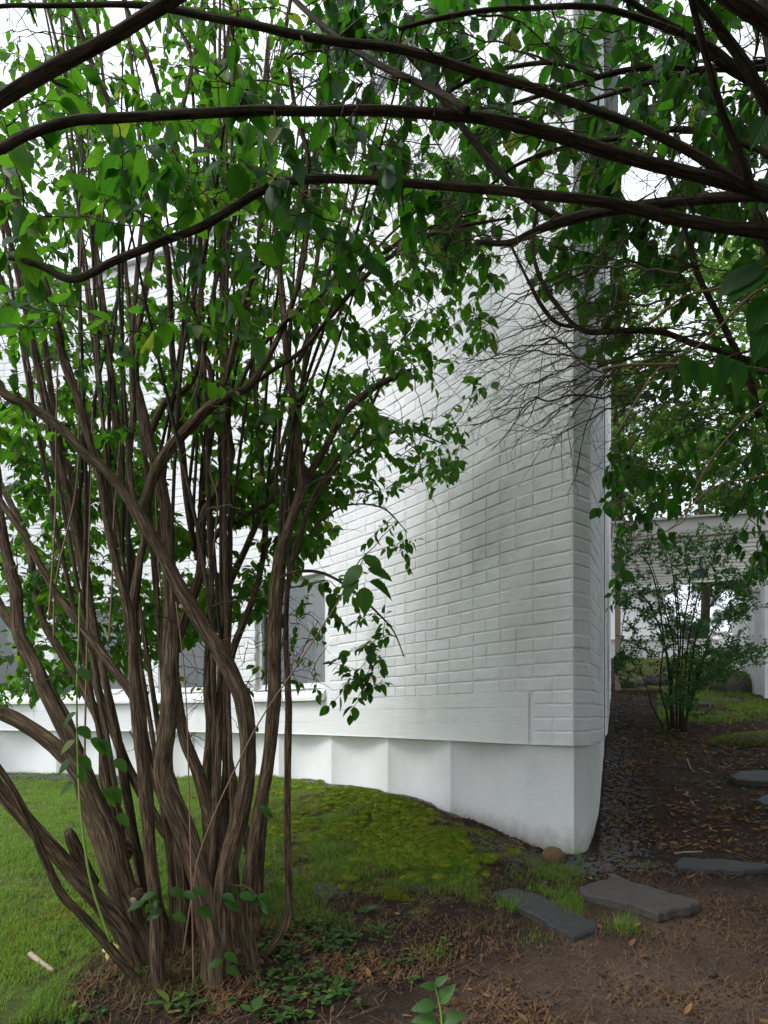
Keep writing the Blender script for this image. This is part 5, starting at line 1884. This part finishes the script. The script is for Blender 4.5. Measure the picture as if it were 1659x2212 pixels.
for k, pts in enumerate(([(1512, 1513), (1530, 1507), (1560, 1508), (1556, 1515)], [(1558, 1516), (1572, 1508), (1600, 1511), (1596, 1519)], [(1500, 1521), (1530, 1517), (1550, 1519), (1540, 1526)])):
    slab('flagstone', pts, 0.05, M_SLATE, ('thin wet flagstone in the grass, middle one of the three', 'wet flagstone in the grass, the one closest to the slim pier', 'wet flagstone in the grass, the one closest to the shrub stems')[k], 'flagstone', 'flagstones at the top of the slope', lift=0.012)


def boulder(name, c, r, mat, label, cat, seed, sub=4, rough=0.12):
    V, T = icos(sub)
    q = seed * 5.1
    n = fbm(V[:, 0] * 1.3 + q, V[:, 1] * 1.3, V[:, 2] * 1.3 + q, 3) - 0.5
    V = V * (1 + rough * 2 * n)[:, None] * np.asarray(r)
    me = raw_mesh(name, V, [T], np.zeros((len(V), 2)), np.zeros(len(V)), True)
    o = link(name, me, mat, None, c)
    return tag(o, label, cat)


g = ground_hit(1197, 1868)
boulder('boulder', g + np.array([0, 0.03, 0.035]), (0.068, 0.06, 0.058), M_BOULDER, 'round brown boulder resting against the foot of the white pier', 'rock', 3, 4, 0.24)
g = ground_hit(1600, 1612)
bo = boulder('mossy_log', g + np.array([0.35, 0.1, 0.0]), (0.62, 0.16, 0.13), M_TIMBER, 'dark mossy log lying across the slope beside the small-leaved shrub', 'log', 5, 4, 0.08)
MOSSY = [(g + np.array([0.35, 0.1, 0.0]), (0.62, 0.16, 0.13), 2600)]
g = P(U2D(1830), U2D(1730), 9.1)
gz = float(ground_z(g[0], g[1]))
boulder('mossy_rock', (g[0], g[1], gz + 0.02), (0.36, 0.22, 0.20), M_ROCK, 'mossy mound of rock at the foot of the slim pier', 'rock', 8, 4, 0.15)
MOSSY.append((np.array([g[0], g[1], gz + 0.02]), (0.36, 0.22, 0.20), 1800))
for k, (u, v, r) in enumerate(((1560, 1722, 0.13), (1592, 1718, 0.10), (1640, 1712, 0.16))):
    g = P(U2D(u), U2D(v), 9.4 + 0.15 * k)
    boulder('rock', (g[0], g[1], float(ground_z(g[0], g[1])) + r * 0.25), (r * 1.3, r, r * 0.7), M_ROCK, ('grey rock on the bank just above the timber beam', 'smaller grey stone beside the rock on the bank', 'grey rock half hidden by the stems of the upright shrub')[k], 'rock', 11 + k, 3)

# ------------------------------------------------------------------ ground cover
def rand_ground(n, x0, x1, y0, y1):
    """Points on the ground, even over the seen ground."""
    P0 = [ground_hit(x, y) for x, y in ((x0, y0), (x1, y0), (x0, y1), (x1, y1))]
    return None


def scatter_ground(n, xa, xb, ya, yb, weight, power=1.6):
    """n points over X in xa..xb, Y in ya..yb, denser towards the viewer, thinned by weight(X, Y)."""
    out = []
    got = 0
    guard = 0
    while got < n and guard < 60:
        m = 20000
        f = RNG.random(m) ** power
        Y = ya + (yb - ya) * f
        X = RNG.uniform(-1, 1, m)
        X = np.where(X < 0, -X * (xa / 4.0) * np.maximum(Y, 2.2), X * (xb / 4.0) * np.maximum(Y, 2.2))
        w = weight(X, Y)
        ok = RNG.random(m) < w
        out.append(np.stack([X[ok], Y[ok]], -1))
        got += int(ok.sum())
        guard += 1
    return np.concatenate(out)[:n]


def outside_house(X, Y):
    """True where the ground is open, not under the building."""
    inside = np.zeros(np.shape(X), bool)
    poly = [tuple(p) for p in wallp(np.linspace(0, S_END, 60), -0.03, 0)[:, :2]] + [(-9, 14), (2.6, 9.0), tuple(C3), tuple(C2), tuple(C1)]
    return ~in_poly(X, Y, poly)


BLADE_V = np.array([(-0.5, 0, 0), (0.5, 0, 0), (-0.42, 0.18, 0.45), (0.42, 0.18, 0.45), (0, 0.62, 0.92)])
BLADE_Q = np.array([(0, 1, 3, 2)])
BLADE_T = np.array([(2, 3, 4)])
BLADE_UV = np.array([(0, 0), (1, 0), (0, 0.5), (1, 0.5), (0.5, 1)])


def blades(acc, XY, h, w, seed_lean=0.5):
    n = len(XY)
    pos = on_ground(XY[:, 0], XY[:, 1], -0.004)
    a = RNG.uniform(0, 2 * math.pi, n)
    lean = RNG.uniform(0.3, 1.0 + seed_lean, n)
    hh = h * RNG.uniform(0.5, 1.25, n)
    M = np.zeros((n, 3, 3))
    M[:, 0, 0], M[:, 1, 0] = np.cos(a) * w, np.sin(a) * w
    M[:, 0, 1], M[:, 1, 1] = -np.sin(a) * hh * lean, np.cos(a) * hh * lean
    M[:, 2, 2] = hh * np.clip(1.15 - 0.35 * lean, 0.3, 1)
    batch(acc, BLADE_V, BLADE_Q, BLADE_T, BLADE_UV, pos, M, np.ones(n), RNG.random(n))


acc = Acc()
XY = scatter_ground(110000, -2.9, 1.3, 2.2, 8.4, lambda X, Y: np.clip(lawn_amt(X, Y) - 0.55, 0, 1) * 2.2 * outside_house(X, Y) * (0.12 + 1.1 * sstep(0.3, 0.62, fbm(X * 4.2, Y * 4.2, 1.5))), 1.0)
blades(acc, XY, 0.038, 0.0034, 0.4)
XY = scatter_ground(24000, -2.4, 2.4, 2.2, 5.0, lambda X, Y: (lawn_amt(X, Y) < 0.55) * np.clip(lawn_amt(X, Y), 0.0, 0.5) * sstep(0.45, 0.7, fbm(X * 3.2, Y * 3.2, 9)) * outside_house(X, Y), 1.0)
blades(acc, XY, 0.050, 0.0022, 1.1)
XY = scatter_ground(9000, -1, 2.6, 6.2, 9.3, lambda X, Y: 0.6 * (lawn_amt(X, Y) > 0.3) * (X > 1.6) * sstep(0.4, 0.6, fbm(X * 2, Y * 2, 4)) * outside_house(X, Y), 1.0)
blades(acc, XY, 0.06, 0.004, 0.8)
o = acc.obj('grass', M_GRASS)
tag(o, 'short green lawn grass thinning out towards the bare path', 'grass', kind='stuff')
# separate taller tufts along the slabs
for k, (x, y, n, h, lab) in enumerate(((1345, 2010, 130, 0.10, 'long grass tuft leaning from under the thick brown slab'), (1100, 1962, 120, 0.085, 'grass tuft growing over the end of the long dark slab'), (1200, 1935, 150, 0.05, 'low bright grass patch between the two stepping slabs'), (1160, 2030, 90, 0.04, 'short bright grass patch below the long dark slab'), (1240, 1890, 90, 0.06, 'sparse grass tuft in front of the round boulder'), (1390, 1872, 50, 0.05, 'small grass tuft by the end of the narrow slate strip'), (930, 2065, 90, 0.06, 'ragged grass tuft on bare soil by the leafy weeds'), (1130, 1895, 120, 0.055, 'grass tuft at the end of the mossy rock'))):
    g = ground_hit(x, y)
    acc = Acc()
    XY = g[None, :2] + RNG.normal(0, 0.035 if h > 0.07 else 0.05, (n, 2))
    blades(acc, XY, h, 0.0030, 1.2)
    tag(acc.obj('grass_tuft', M_GRASS, None, g), lab, 'grass tuft', 'grass tufts by the stepping stones', 'stuff')
acc = Acc()
XY = scatter_ground(5200, -2.2, 2.0, 2.2, 4.6, lambda X, Y: 0.8 * sstep(0.5, 0.68, fbm(X * 2.4, Y * 2.4, 2)) * (lawn_amt(X, Y) > 0.03) * outside_house(X, Y), 1.0)
blades(acc, XY, 0.05, 0.0022, 1.3)
g = ground_hit(330, 2110)
blades(acc, g[None, :2] + RNG.normal(0, 0.16, (1500, 2)), 0.075, 0.002, 1.2)
tag(acc.obj('dry_grass', M_DRYG), 'dry brown grass stalks matted round the shrub foot and path edge', 'dry grass', kind='stuff')

# moss: short dense tufts
acc = Acc()
XY = scatter_ground(60000, -1.6, 1.1, 3.4, 7.2, lambda X, Y: np.clip(moss_amt(X, Y) - 0.3, 0, 1) * 1.6 * sstep(0.40, 0.56, fbm(X * 3.4, Y * 3.4, 6)) * outside_house(X, Y), 1.0)
blades(acc, XY, 0.016, 0.0055, 0.9)
XY = scatter_ground(14000, -2.6, 0.4, 2.2, 3.6, lambda X, Y: 0.7 * (moss_amt(X, Y) > 0.35) * sstep(0.42, 0.55, fbm(X * 5, Y * 5, 3)), 1.0)
blades(acc, XY, 0.016, 0.005, 0.9)
for c, r, n in MOSSY:
    f = RNG.normal(0, 1, (n, 3))
    f[:, 2] = np.abs(f[:, 2])
    f /= np.linalg.norm(f, axis=1)[:, None]
    pos = c + f * np.asarray(r) * 1.02
    M = frames(RNG.normal(0, 1, (n, 3)) * np.array([1, 1, 0.1]), f) * 1.0
    batch(acc, BLADE_V * np.array([0.008, 0.01, 0.018]), BLADE_Q, BLADE_T, BLADE_UV, pos, M, np.ones(n), RNG.random(n))
tag(acc.obj('moss', M_MOSS), 'yellow-green moss cushions on the rock below the white wall', 'moss', kind='stuff')

# moss cushions: low lumpy hummocks packed over the rock
MC = Acc()
Vc, Tc = icos(2)
XY = scatter_ground(1500, -1.6, 1.1, 3.4, 7.2, lambda X, Y: np.clip(moss_amt(X, Y) - 0.35, 0, 1) * 1.5 * sstep(0.42, 0.6, fbm(X * 3.4, Y * 3.4, 6)) * outside_house(X, Y), 1.0)
n = len(XY)
sz = RNG.uniform(0.012, 0.05, n)
for q in range(4):
    g_ = np.arange(q, n, 4)
    Vq = Vc * (1 + 0.5 * (vn(Vc[:, 0] * 2.5 + q * 9, Vc[:, 1] * 2.5, Vc[:, 2] * 2.5) - 0.5))[:, None]
    pos = on_ground(XY[g_, 0], XY[g_, 1], -0.004)
    a_ = RNG.uniform(0, 6.28, len(g_))
    M = np.zeros((len(g_), 3, 3))
    M[:, 0, 0], M[:, 1, 0] = np.cos(a_) * sz[g_] * 1.3, np.sin(a_) * sz[g_] * 1.3
    M[:, 0, 1], M[:, 1, 1] = -np.sin(a_) * sz[g_], np.cos(a_) * sz[g_]
    M[:, 2, 2] = 0.008 + sz[g_] * 0.30
    batch(MC, Vq, None, Tc, np.zeros((len(Vc), 2)), pos, M, np.ones(len(g_)), RNG.random(len(g_)))
    # shoots bristling from each cushion
    m_ = 26
    f = RNG.normal(0, 1, (len(g_), m_, 3))
    f[..., 2] = np.abs(f[..., 2])
    f /= np.linalg.norm(f, axis=2)[..., None]
    pp = (pos[:, None, :] + np.einsum('nij,nkj->nki', M, f)).reshape(-1, 3)
    k_ = len(pp)
    Mb = frames(RNG.normal(0, 1, (k_, 3)) * np.array([1, 1, 0.1]), f.reshape(-1, 3) + np.array([0, 0, 0.6]))
    batch(MC, BLADE_V * np.array([0.006, 0.008, 0.013]), BLADE_Q, BLADE_T, BLADE_UV, pp, Mb, np.ones(k_), RNG.random(k_))
k = NT('moss_cushion')
r_ = k.attr('rnd')
p_ = k.pos()
mc_ = k.mix(k.noise(p_, 90, 4, 0.7), k.mix(r_, (0.05, 0.07, 0.008), (0.10, 0.085, 0.012)), k.mix(r_, (0.18, 0.32, 0.02), (0.33, 0.40, 0.03)))
M_CUSH = k.done(k.pbsdf(mc_, 0.9, k.bump(k.noise(p_, 160, 4, 0.7), 1.0, 0.012), 0.1))
tag(MC.obj('moss_hummocks', M_CUSH, smooth=True), 'bright lumpy moss hummocks on the rock below the white wall', 'moss', kind='stuff')

# rounded gravel along the flank and round the pier foot
V, T = icos(1)


def flank_d(X, Y):
    """Distance to the right of the building's flank."""
    d = C3 - C2
    n_ = np.array([d[1], -d[0]]) / np.linalg.norm(d)
    return (X - C2[0]) * n_[0] + (Y - C2[1]) * n_[1]


def gravel_w(X, Y):
    a = (Y > 4.0) * sstep(0.36, 0.03, flank_d(X, Y)) * (flank_d(X, Y) > 0.0) * 0.9
    b = np.exp(-(((X - 1.0) / 0.33) ** 2 + ((Y - 3.85) / 0.13) ** 2)) * 0.9
    return np.maximum(a, b) * outside_house(X, Y)


XY = scatter_ground(3000, -0.2, 1.9, 3.5, 8.6, gravel_w, 1.5)
pos = on_ground(XY[:, 0], XY[:, 1], 0.004)
n = len(pos)
ang = RNG.uniform(0, 6.28, n)
M = np.zeros((n, 3, 3))
sx, sy, sz_ = RNG.uniform(0.009, 0.019, n), RNG.uniform(0.007, 0.013, n), RNG.uniform(0.005, 0.009, n)
M[:, 0, 0], M[:, 1, 0] = np.cos(ang) * sx, np.sin(ang) * sx
M[:, 0, 1], M[:, 1, 1] = -np.sin(ang) * sy, np.cos(ang) * sy
M[:, 2, 2] = sz_
acc = Acc()
batch(acc, V, None, T, np.zeros((len(V), 2)), pos, M, np.ones(n), RNG.random(n))
# the drip strip below the far wall
s_ = RNG.uniform(s_at_u(420), s_at_u(-200), 1100)
pp = wallp(s_, 0.05 + RNG.random(1100) * 0.28, 0)
pos = on_ground(pp[:, 0], pp[:, 1], 0.004)
n = len(pos)
M = np.zeros((n, 3, 3))
M[:, 0, 0], M[:, 1, 1], M[:, 2, 2] = RNG.uniform(0.012, 0.03, n), RNG.uniform(0.012, 0.026, n), RNG.uniform(0.008, 0.015, n)
batch(acc, V, None, T, np.zeros((len(V), 2)), pos, M, np.ones(n), RNG.random(n))
tag(acc.obj('gravel', M_PEB, smooth=True), 'dark rounded gravel along the foot of the white walls', 'gravel', kind='stuff')

# pine needles
NV = np.array([(-0.5, -0.5, 0), (0.5, -0.5, 0), (0.4, 0.5, 0.02), (-0.4, 0.5, 0.02)])


def soil_w(X, Y):
    return (1 - np.clip(lawn_amt(X, Y) * 1.1, 0, 0.95)) * outside_house(X, Y) * (0.12 + sstep(0.42, 0.68, fbm(X * 4.6, Y * 4.6, 12, 4)))


XY = scatter_ground(11000, -1.9, 2.6, 2.1, 7.0, soil_w, 1.3)
n = len(XY)
pos = on_ground(XY[:, 0], XY[:, 1], 0.004)
dv = RNG.normal(0, 1, (n, 3)) * np.array([1, 1, 0.12])
Mx = frames(dv, np.array([0, 0, 1.0]) + RNG.normal(0, 0.1, (n, 3)))
Mx = Mx * np.stack([np.full(n, 0.0019), RNG.uniform(0.025, 0.065, n), np.ones(n)], -1)[:, None, :]
acc = Acc()
batch(acc, NV, np.array([(0, 1, 2, 3)]), None, np.zeros((4, 2)), pos, Mx, np.ones(n), RNG.random(n))
tag(acc.obj('pine_needles', M_NEEDLE), 'brown pine needles scattered over the bare path soil', 'pine needles', kind='stuff')

# fallen leaves: narrow, curled, tan
CURL = leaf_tpl(0.34, 6, 0.5, -0.25)
acc = Acc()
XY = scatter_ground(2600, -0.2, 2.6, 4.1, 9.6, lambda X, Y: 0.9 * (flank_d(X, Y) > 0.02) * (X > 1.1) * (0.25 + sstep(0.4, 0.6, fbm(X * 1.7, Y * 1.7, 8)) + 0.6 * sstep(0.6, 0.1, flank_d(X, Y))) * outside_house(X, Y), 1.0)
XY = np.vstack([XY, scatter_ground(150, -1.9, 2.4, 2.2, 4.4, lambda X, Y: 0.5 * outside_house(X, Y), 1.0), scatter_ground(60, -1.2, 0.9, 4.0, 6.5, lambda X, Y: 0.5 * outside_house(X, Y), 1.0)])
n = len(XY)
pos = on_ground(XY[:, 0], XY[:, 1], 0.010)
dv = RNG.normal(0, 1, (n, 3)) * np.array([1, 1, 0.15])
Mx = frames(dv, np.array([0, 0, 1.0]) + RNG.normal(0, 0.45, (n, 3)))
batch(acc, CURL[0], CURL[1], None, CURL[2], pos, Mx, RNG.uniform(0.022, 0.060, n), RNG.random(n))
tag(acc.obj('fallen_leaves', M_DRYLEAF, smooth=True), 'tan fallen leaves strewn over the slope and the path', 'fallen leaves', kind='stuff')

# soil crumbs, cone scales and bark chips
V, T = icos(1)
XY = scatter_ground(9000, -2.0, 2.6, 2.1, 6.5, lambda X, Y: soil_w(X, Y) * (0.3 + vn(X * 7, Y * 7, 31)), 1.2)
n = len(XY)
pos = on_ground(XY[:, 0], XY[:, 1], 0.001)
Mx = frames(RNG.normal(0, 1, (n, 3)), RNG.normal(0, 1, (n, 3))) * np.stack([RNG.uniform(0.002, 0.009, n), RNG.uniform(0.002, 0.012, n), RNG.uniform(0.0015, 0.005, n)], -1)[:, None, :]
acc = Acc()
batch(acc, V, None, T, np.zeros((len(V), 2)), pos, Mx, np.ones(n), RNG.random(n))
tag(acc.obj('soil_crumbs', mat_simple('soil_crumb', (0.05, 0.033, 0.023), 0.9, 0.8, 40, 0.4)), 'crumbs of dark soil and bark chips over the bare path', 'soil crumbs', kind='stuff')
acc = Acc()
XY = scatter_ground(2600, -1.9, 2.5, 2.1, 6.0, lambda X, Y: soil_w(X, Y) * sstep(0.4, 0.7, vn(X * 3, Y * 3, 41)), 1.3)
n = len(XY)
pos = on_ground(XY[:, 0], XY[:, 1], 0.006)
Mx = frames(RNG.normal(0, 1, (n, 3)) * np.array([1, 1, 0.2]), np.array([0, 0, 1.0]) + RNG.normal(0, 0.4, (n, 3)))
batch(acc, LEAF_LO[0], LEAF_LO[1], None, LEAF_LO[2], pos, Mx, RNG.uniform(0.010, 0.026, n), RNG.random(n))
tag(acc.obj('leaf_litter', mat_leaf('leaf_litter', (0.05, 0.028, 0.016), (0.16, 0.09, 0.045), (0.1, 0.06, 0.03), 0.2, 0.2, False)), 'small brown crumbled leaf litter on the soil', 'leaf litter', kind='stuff')

# low weeds round the shrub foot and along the path
acc = Acc()


def weed_w(X, Y):
    x, y = proj(np.stack([X, Y, ground_z(X, Y, False)], -1))
    a = in_poly(x, y, [(590, 1960), (760, 1985), (780, 2060), (760, 2150), (640, 2212), (540, 2200), (560, 2080)]).astype(float)
    b = 0.25 * in_poly(x, y, [(740, 1960), (1000, 1990), (900, 2120), (760, 2212)])
    c = 0.2 * in_poly(x, y, [(0, 2000), (300, 2050), (560, 2180), (500, 2212), (0, 2212)])
    e = 0.10 * in_poly(x, y, [(0, 1720), (560, 1720), (600, 1900), (400, 2000), (0, 2060)])
    d = e + 0.12 * ((x > 1320) & (y < 1700) & (y > 1520))
    return (a + b + c + d) * sstep(0.35, 0.6, fbm(X * 5, Y * 5, 21))


XY = scatter_ground(430, -1.9, 2.4, 2.1, 7.5, weed_w, 1.0)
n = len(XY)
for k in range(5):
    pos = on_ground(XY[:, 0], XY[:, 1], 0.012) + RNG.normal(0, 0.006, (n, 3))
    a = RNG.uniform(0, 6.28, n)
    dv = np.stack([np.cos(a), np.sin(a), RNG.uniform(0.1, 0.7, n)], -1)
    Mx = frames(dv, np.array([0, 0, 1.0]) + RNG.normal(0, 0.25, (n, 3)))
    V, Q, uv = LEAF_LO
    batch(acc, V, Q, None, uv, pos, Mx, RNG.uniform(0.016, 0.034, n), RNG.random(n))
tag(acc.obj('weeds', M_WEED, smooth=True), 'low leafy weeds spreading over soil at the foot of the big shrub', 'weeds', kind='stuff')


def rosette(name, x, y, n, size, up, label, mat=M_WEED, tpl=None, group=None):
    g = ground_hit(x, y)
    t = thing(name, g, label, 'plant', group)
    V, Q, uv = tpl or LEAF_HI[0]
    me = raw_mesh('leaf', V, [Q], uv, np.zeros(len(V)), True)
    me.materials.append(mat)
    for k in range(n):
        a = k * 2.4 + RNG.uniform(-0.4, 0.4)
        dv = np.array([[math.cos(a), math.sin(a), up * RNG.uniform(0.5, 1.4)]])
        R = frames(dv, np.array([[0, 0, 1.0]]) + RNG.normal(0, 0.15, (1, 3)))[0]
        o = link('leaf', me, None, t)
        place(o, t, R, g + np.array([0, 0, 0.01]) + dv[0] * 0.01, size * RNG.uniform(0.75, 1.15))
    return t


LANCE = leaf_tpl(0.30, 9, 0.2, 0.35, 0.06)
rosette('dandelion', 365, 2175, 5, 0.085, 0.5, 'rosette of long toothed leaves in the dry grass before the shrub', tpl=LANCE)
rosette('dandelion', 405, 2190, 4, 0.08, 0.8, 'second rosette of long leaves, beside the toothed one', tpl=LANCE)
rosette('dandelion', 820, 2020, 4, 0.06, 0.5, 'small leafy rosette on the soil below the dark slate flake', tpl=LANCE)
rosette('weed_seedling', 545, 2195, 4, 0.05, 0.7, 'single leafy seedling at the edge of the weed patch', tpl=LEAF_HI)if False else None
rosette('weed_seedling', 545, 2195, 4, 0.05, 0.7, 'single leafy seedling at the edge of the weed patch')
rosette('weed_seedling', 790, 1975, 5, 0.045, 0.5, 'round-leaved seedling beside the small pale slate slab')
# maple seedlings behind the stems
MT = (MAPLE[0], np.array([(t[0], t[1], t[2], t[2]) for t in MAPLE[1]]), MAPLE[2])


def maple_plant(x, y, n, size, hgt, label, Y=None):
    g = ground_hit(x, y)
    t = thing('maple_seedling', g, label, 'plant', 'maple seedlings')
    acc = Acc()
    tube(acc, np.array([g + np.array([0, 0, -0.02]), g + np.array([0.01, 0, hgt * 0.5]), g + np.array([0, 0, hgt])]), [0.004, 0.003, 0.002], 5)
    acc.obj('stem', M_GSHOOT, t, smooth=True)
    me = raw_mesh('leaf', MAPLE[0], [MAPLE[1]], MAPLE[2], np.zeros(len(MAPLE[0])))
    me.materials.append(M_WEED)
    for k in range(n):
        a = k * 2.4 + 0.7
        dv = np.array([[math.cos(a), math.sin(a) - 0.3, -0.15]])
        o = link('leaf', me, None, t)
        place(o, t, frames(dv, np.array([[0, -0.5, 1.0]]) + RNG.normal(0, 0.2, (1, 3)))[0], g + np.array([0, 0, hgt * (0.5 + 0.5 * k / n)]) + dv[0] * 0.05, size * RNG.uniform(0.8, 1.1))


maple_plant(370, 1945, 7, 0.17, 0.24, 'bright maple seedling showing between the shrub stems')
maple_plant(520, 1930, 5, 0.14, 0.26, 'maple seedling behind the stem with the sawn knob')
maple_plant(592, 1925, 4, 0.14, 0.24, 'maple seedling standing against the moss beside the thin outer stem')
maple_plant(1435, 1588, 4, 0.10, 0.10, 'tiny maple seedling at the foot of the small-leaved shrub')

# the seedling at the photographer's feet
gz0 = ground_hit(948, 2212)
g = gz0 + np.array([0.0, -0.12, 0])
g[2] = float(ground_z(g[0], g[1]))
sd = thing('leafy_sapling', g, 'young sapling with a few toothed grey-green leaves on the bare soil', 'plant')
top = P(940, 2130, g[1] + 0.03)
acc = Acc()
c = catmull([[*(g + np.array([0, 0, -0.02])), 0.0045], [*((g + top) / 2 + np.array([0.008, 0, 0])), 0.0035], [*top, 0.002]], 0.02)
tube(acc, c[:, :3], c[:, 3], 7)
acc.obj('stem', M_GSHOOT, sd, smooth=True)
V, Q, uv = LEAF_HI[1]
me = raw_mesh('leaf', V, [Q], uv, np.zeros(len(V)), True)
me.materials.append(M_WEED)
for (x, y, ax, az, s) in ((938, 2170, -0.9, 0.0, 0.075), (950, 2165, 0.45, 0.75, 0.075), (940, 2132, -0.7, 0.25, 0.05), (942, 2128, 0.5, 0.6, 0.05), (955, 2205, 0.8, 0.4, 0.08), (940, 2200, -0.9, 0.1, 0.075)):
    o = link('leaf', me, None, sd)
    dv = np.array([[ax, -0.25, az]])
    place(o, sd, frames(dv, np.array([[0, -0.7, 0.7]]))[0], P(x, y, g[1] + 0.02), s)

# sticks, wood chips, cones
def stick(name, pts, r, mat, label, cat='stick'):
    q = np.array([ground_hit(x, y) for x, y in pts])
    q[:, 2] += r * 0.9
    acc = Acc()
    c = catmull(np.c_[q, np.full(len(q), r)], 0.02)
    tube(acc, c[:, :3], c[:, 3] * (1 - 0.35 * np.linspace(0, 1, len(c))), 7, 0.12, int(pts[0][0]))
    tag(acc.obj(name, mat, None, q[0], True), label, cat)


stick('wood_splinter', [(66, 2068), (90, 2086), (116, 2104)], 0.012, M_DEADWOOD, 'pale splinter of dead wood on the ground before the fan of stems', 'wood chip')
stick('stick', [(1457, 1846), (1485, 1843), (1517, 1842)], 0.007, M_DEADWOOD, 'short pale stick lying on needles above the narrow slate strip')
stick('stick', [(1600, 1772), (1640, 1782), (1690, 1794)], 0.008, M_TIMBER, 'dark stick on the slope below the slate blocks')
stick('stick', [(850, 1987), (880, 1984), (905, 1988)], 0.005, M_TIMBER, 'thin dark twig on soil below the dark slate flake')
stick('stick', [(1640, 1985), (1670, 1983), (1700, 1986)], 0.007, M_TIMBER, 'dark bark piece lying beside the thick brown slab')
stick('stick', [(1484, 1640), (1492, 1660), (1502, 1668)], 0.005, M_DEADWOOD, 'pale bent twig among fallen leaves on the slope')
for k, (x, y, lab) in enumerate(((1290, 1905, 'small pine cone beside the thick brown slab'), (1410, 1918, 'dark pine cone behind the thick brown slab'), (880, 2010, 'pine cone on the bare soil below the slate flake'), (1537, 2110, 'pine cone alone on the pale trodden path'))):
    g = ground_hit(x, y)
    boulder('pine_cone', g + np.array([0, 0, 0.012]), (0.017, 0.021, 0.014), M_TIMBER, lab, 'pine cone', 20 + k, 2, 0.35)
# one yellowed maple leaf
g = ground_hit(215, 2085)
me = raw_mesh('yellow_leaf', MAPLE[0] * np.array([1, 1, 1.4]), [MAPLE[1]], MAPLE[2], np.zeros(len(MAPLE[0])))
o = link('yellow_leaf', me, mat_leaf('yellow_leaf', (0.45, 0.36, 0.12), (0.5, 0.42, 0.16), (0.5, 0.4, 0.1), 0.3, 0.2, False))
Rr = frames(np.array([[0.5, 0.2, 0.35]]), np.array([[0.1, -0.6, 0.8]]))[0] * 0.1
o.matrix_basis = Matrix([[*Rr[0], g[0]], [*Rr[1], g[1]], [*Rr[2], g[2] + 0.03], [0, 0, 0, 1]])
tag(o, 'withered yellow maple leaf caught in dry grass at the shrub foot', 'leaf')
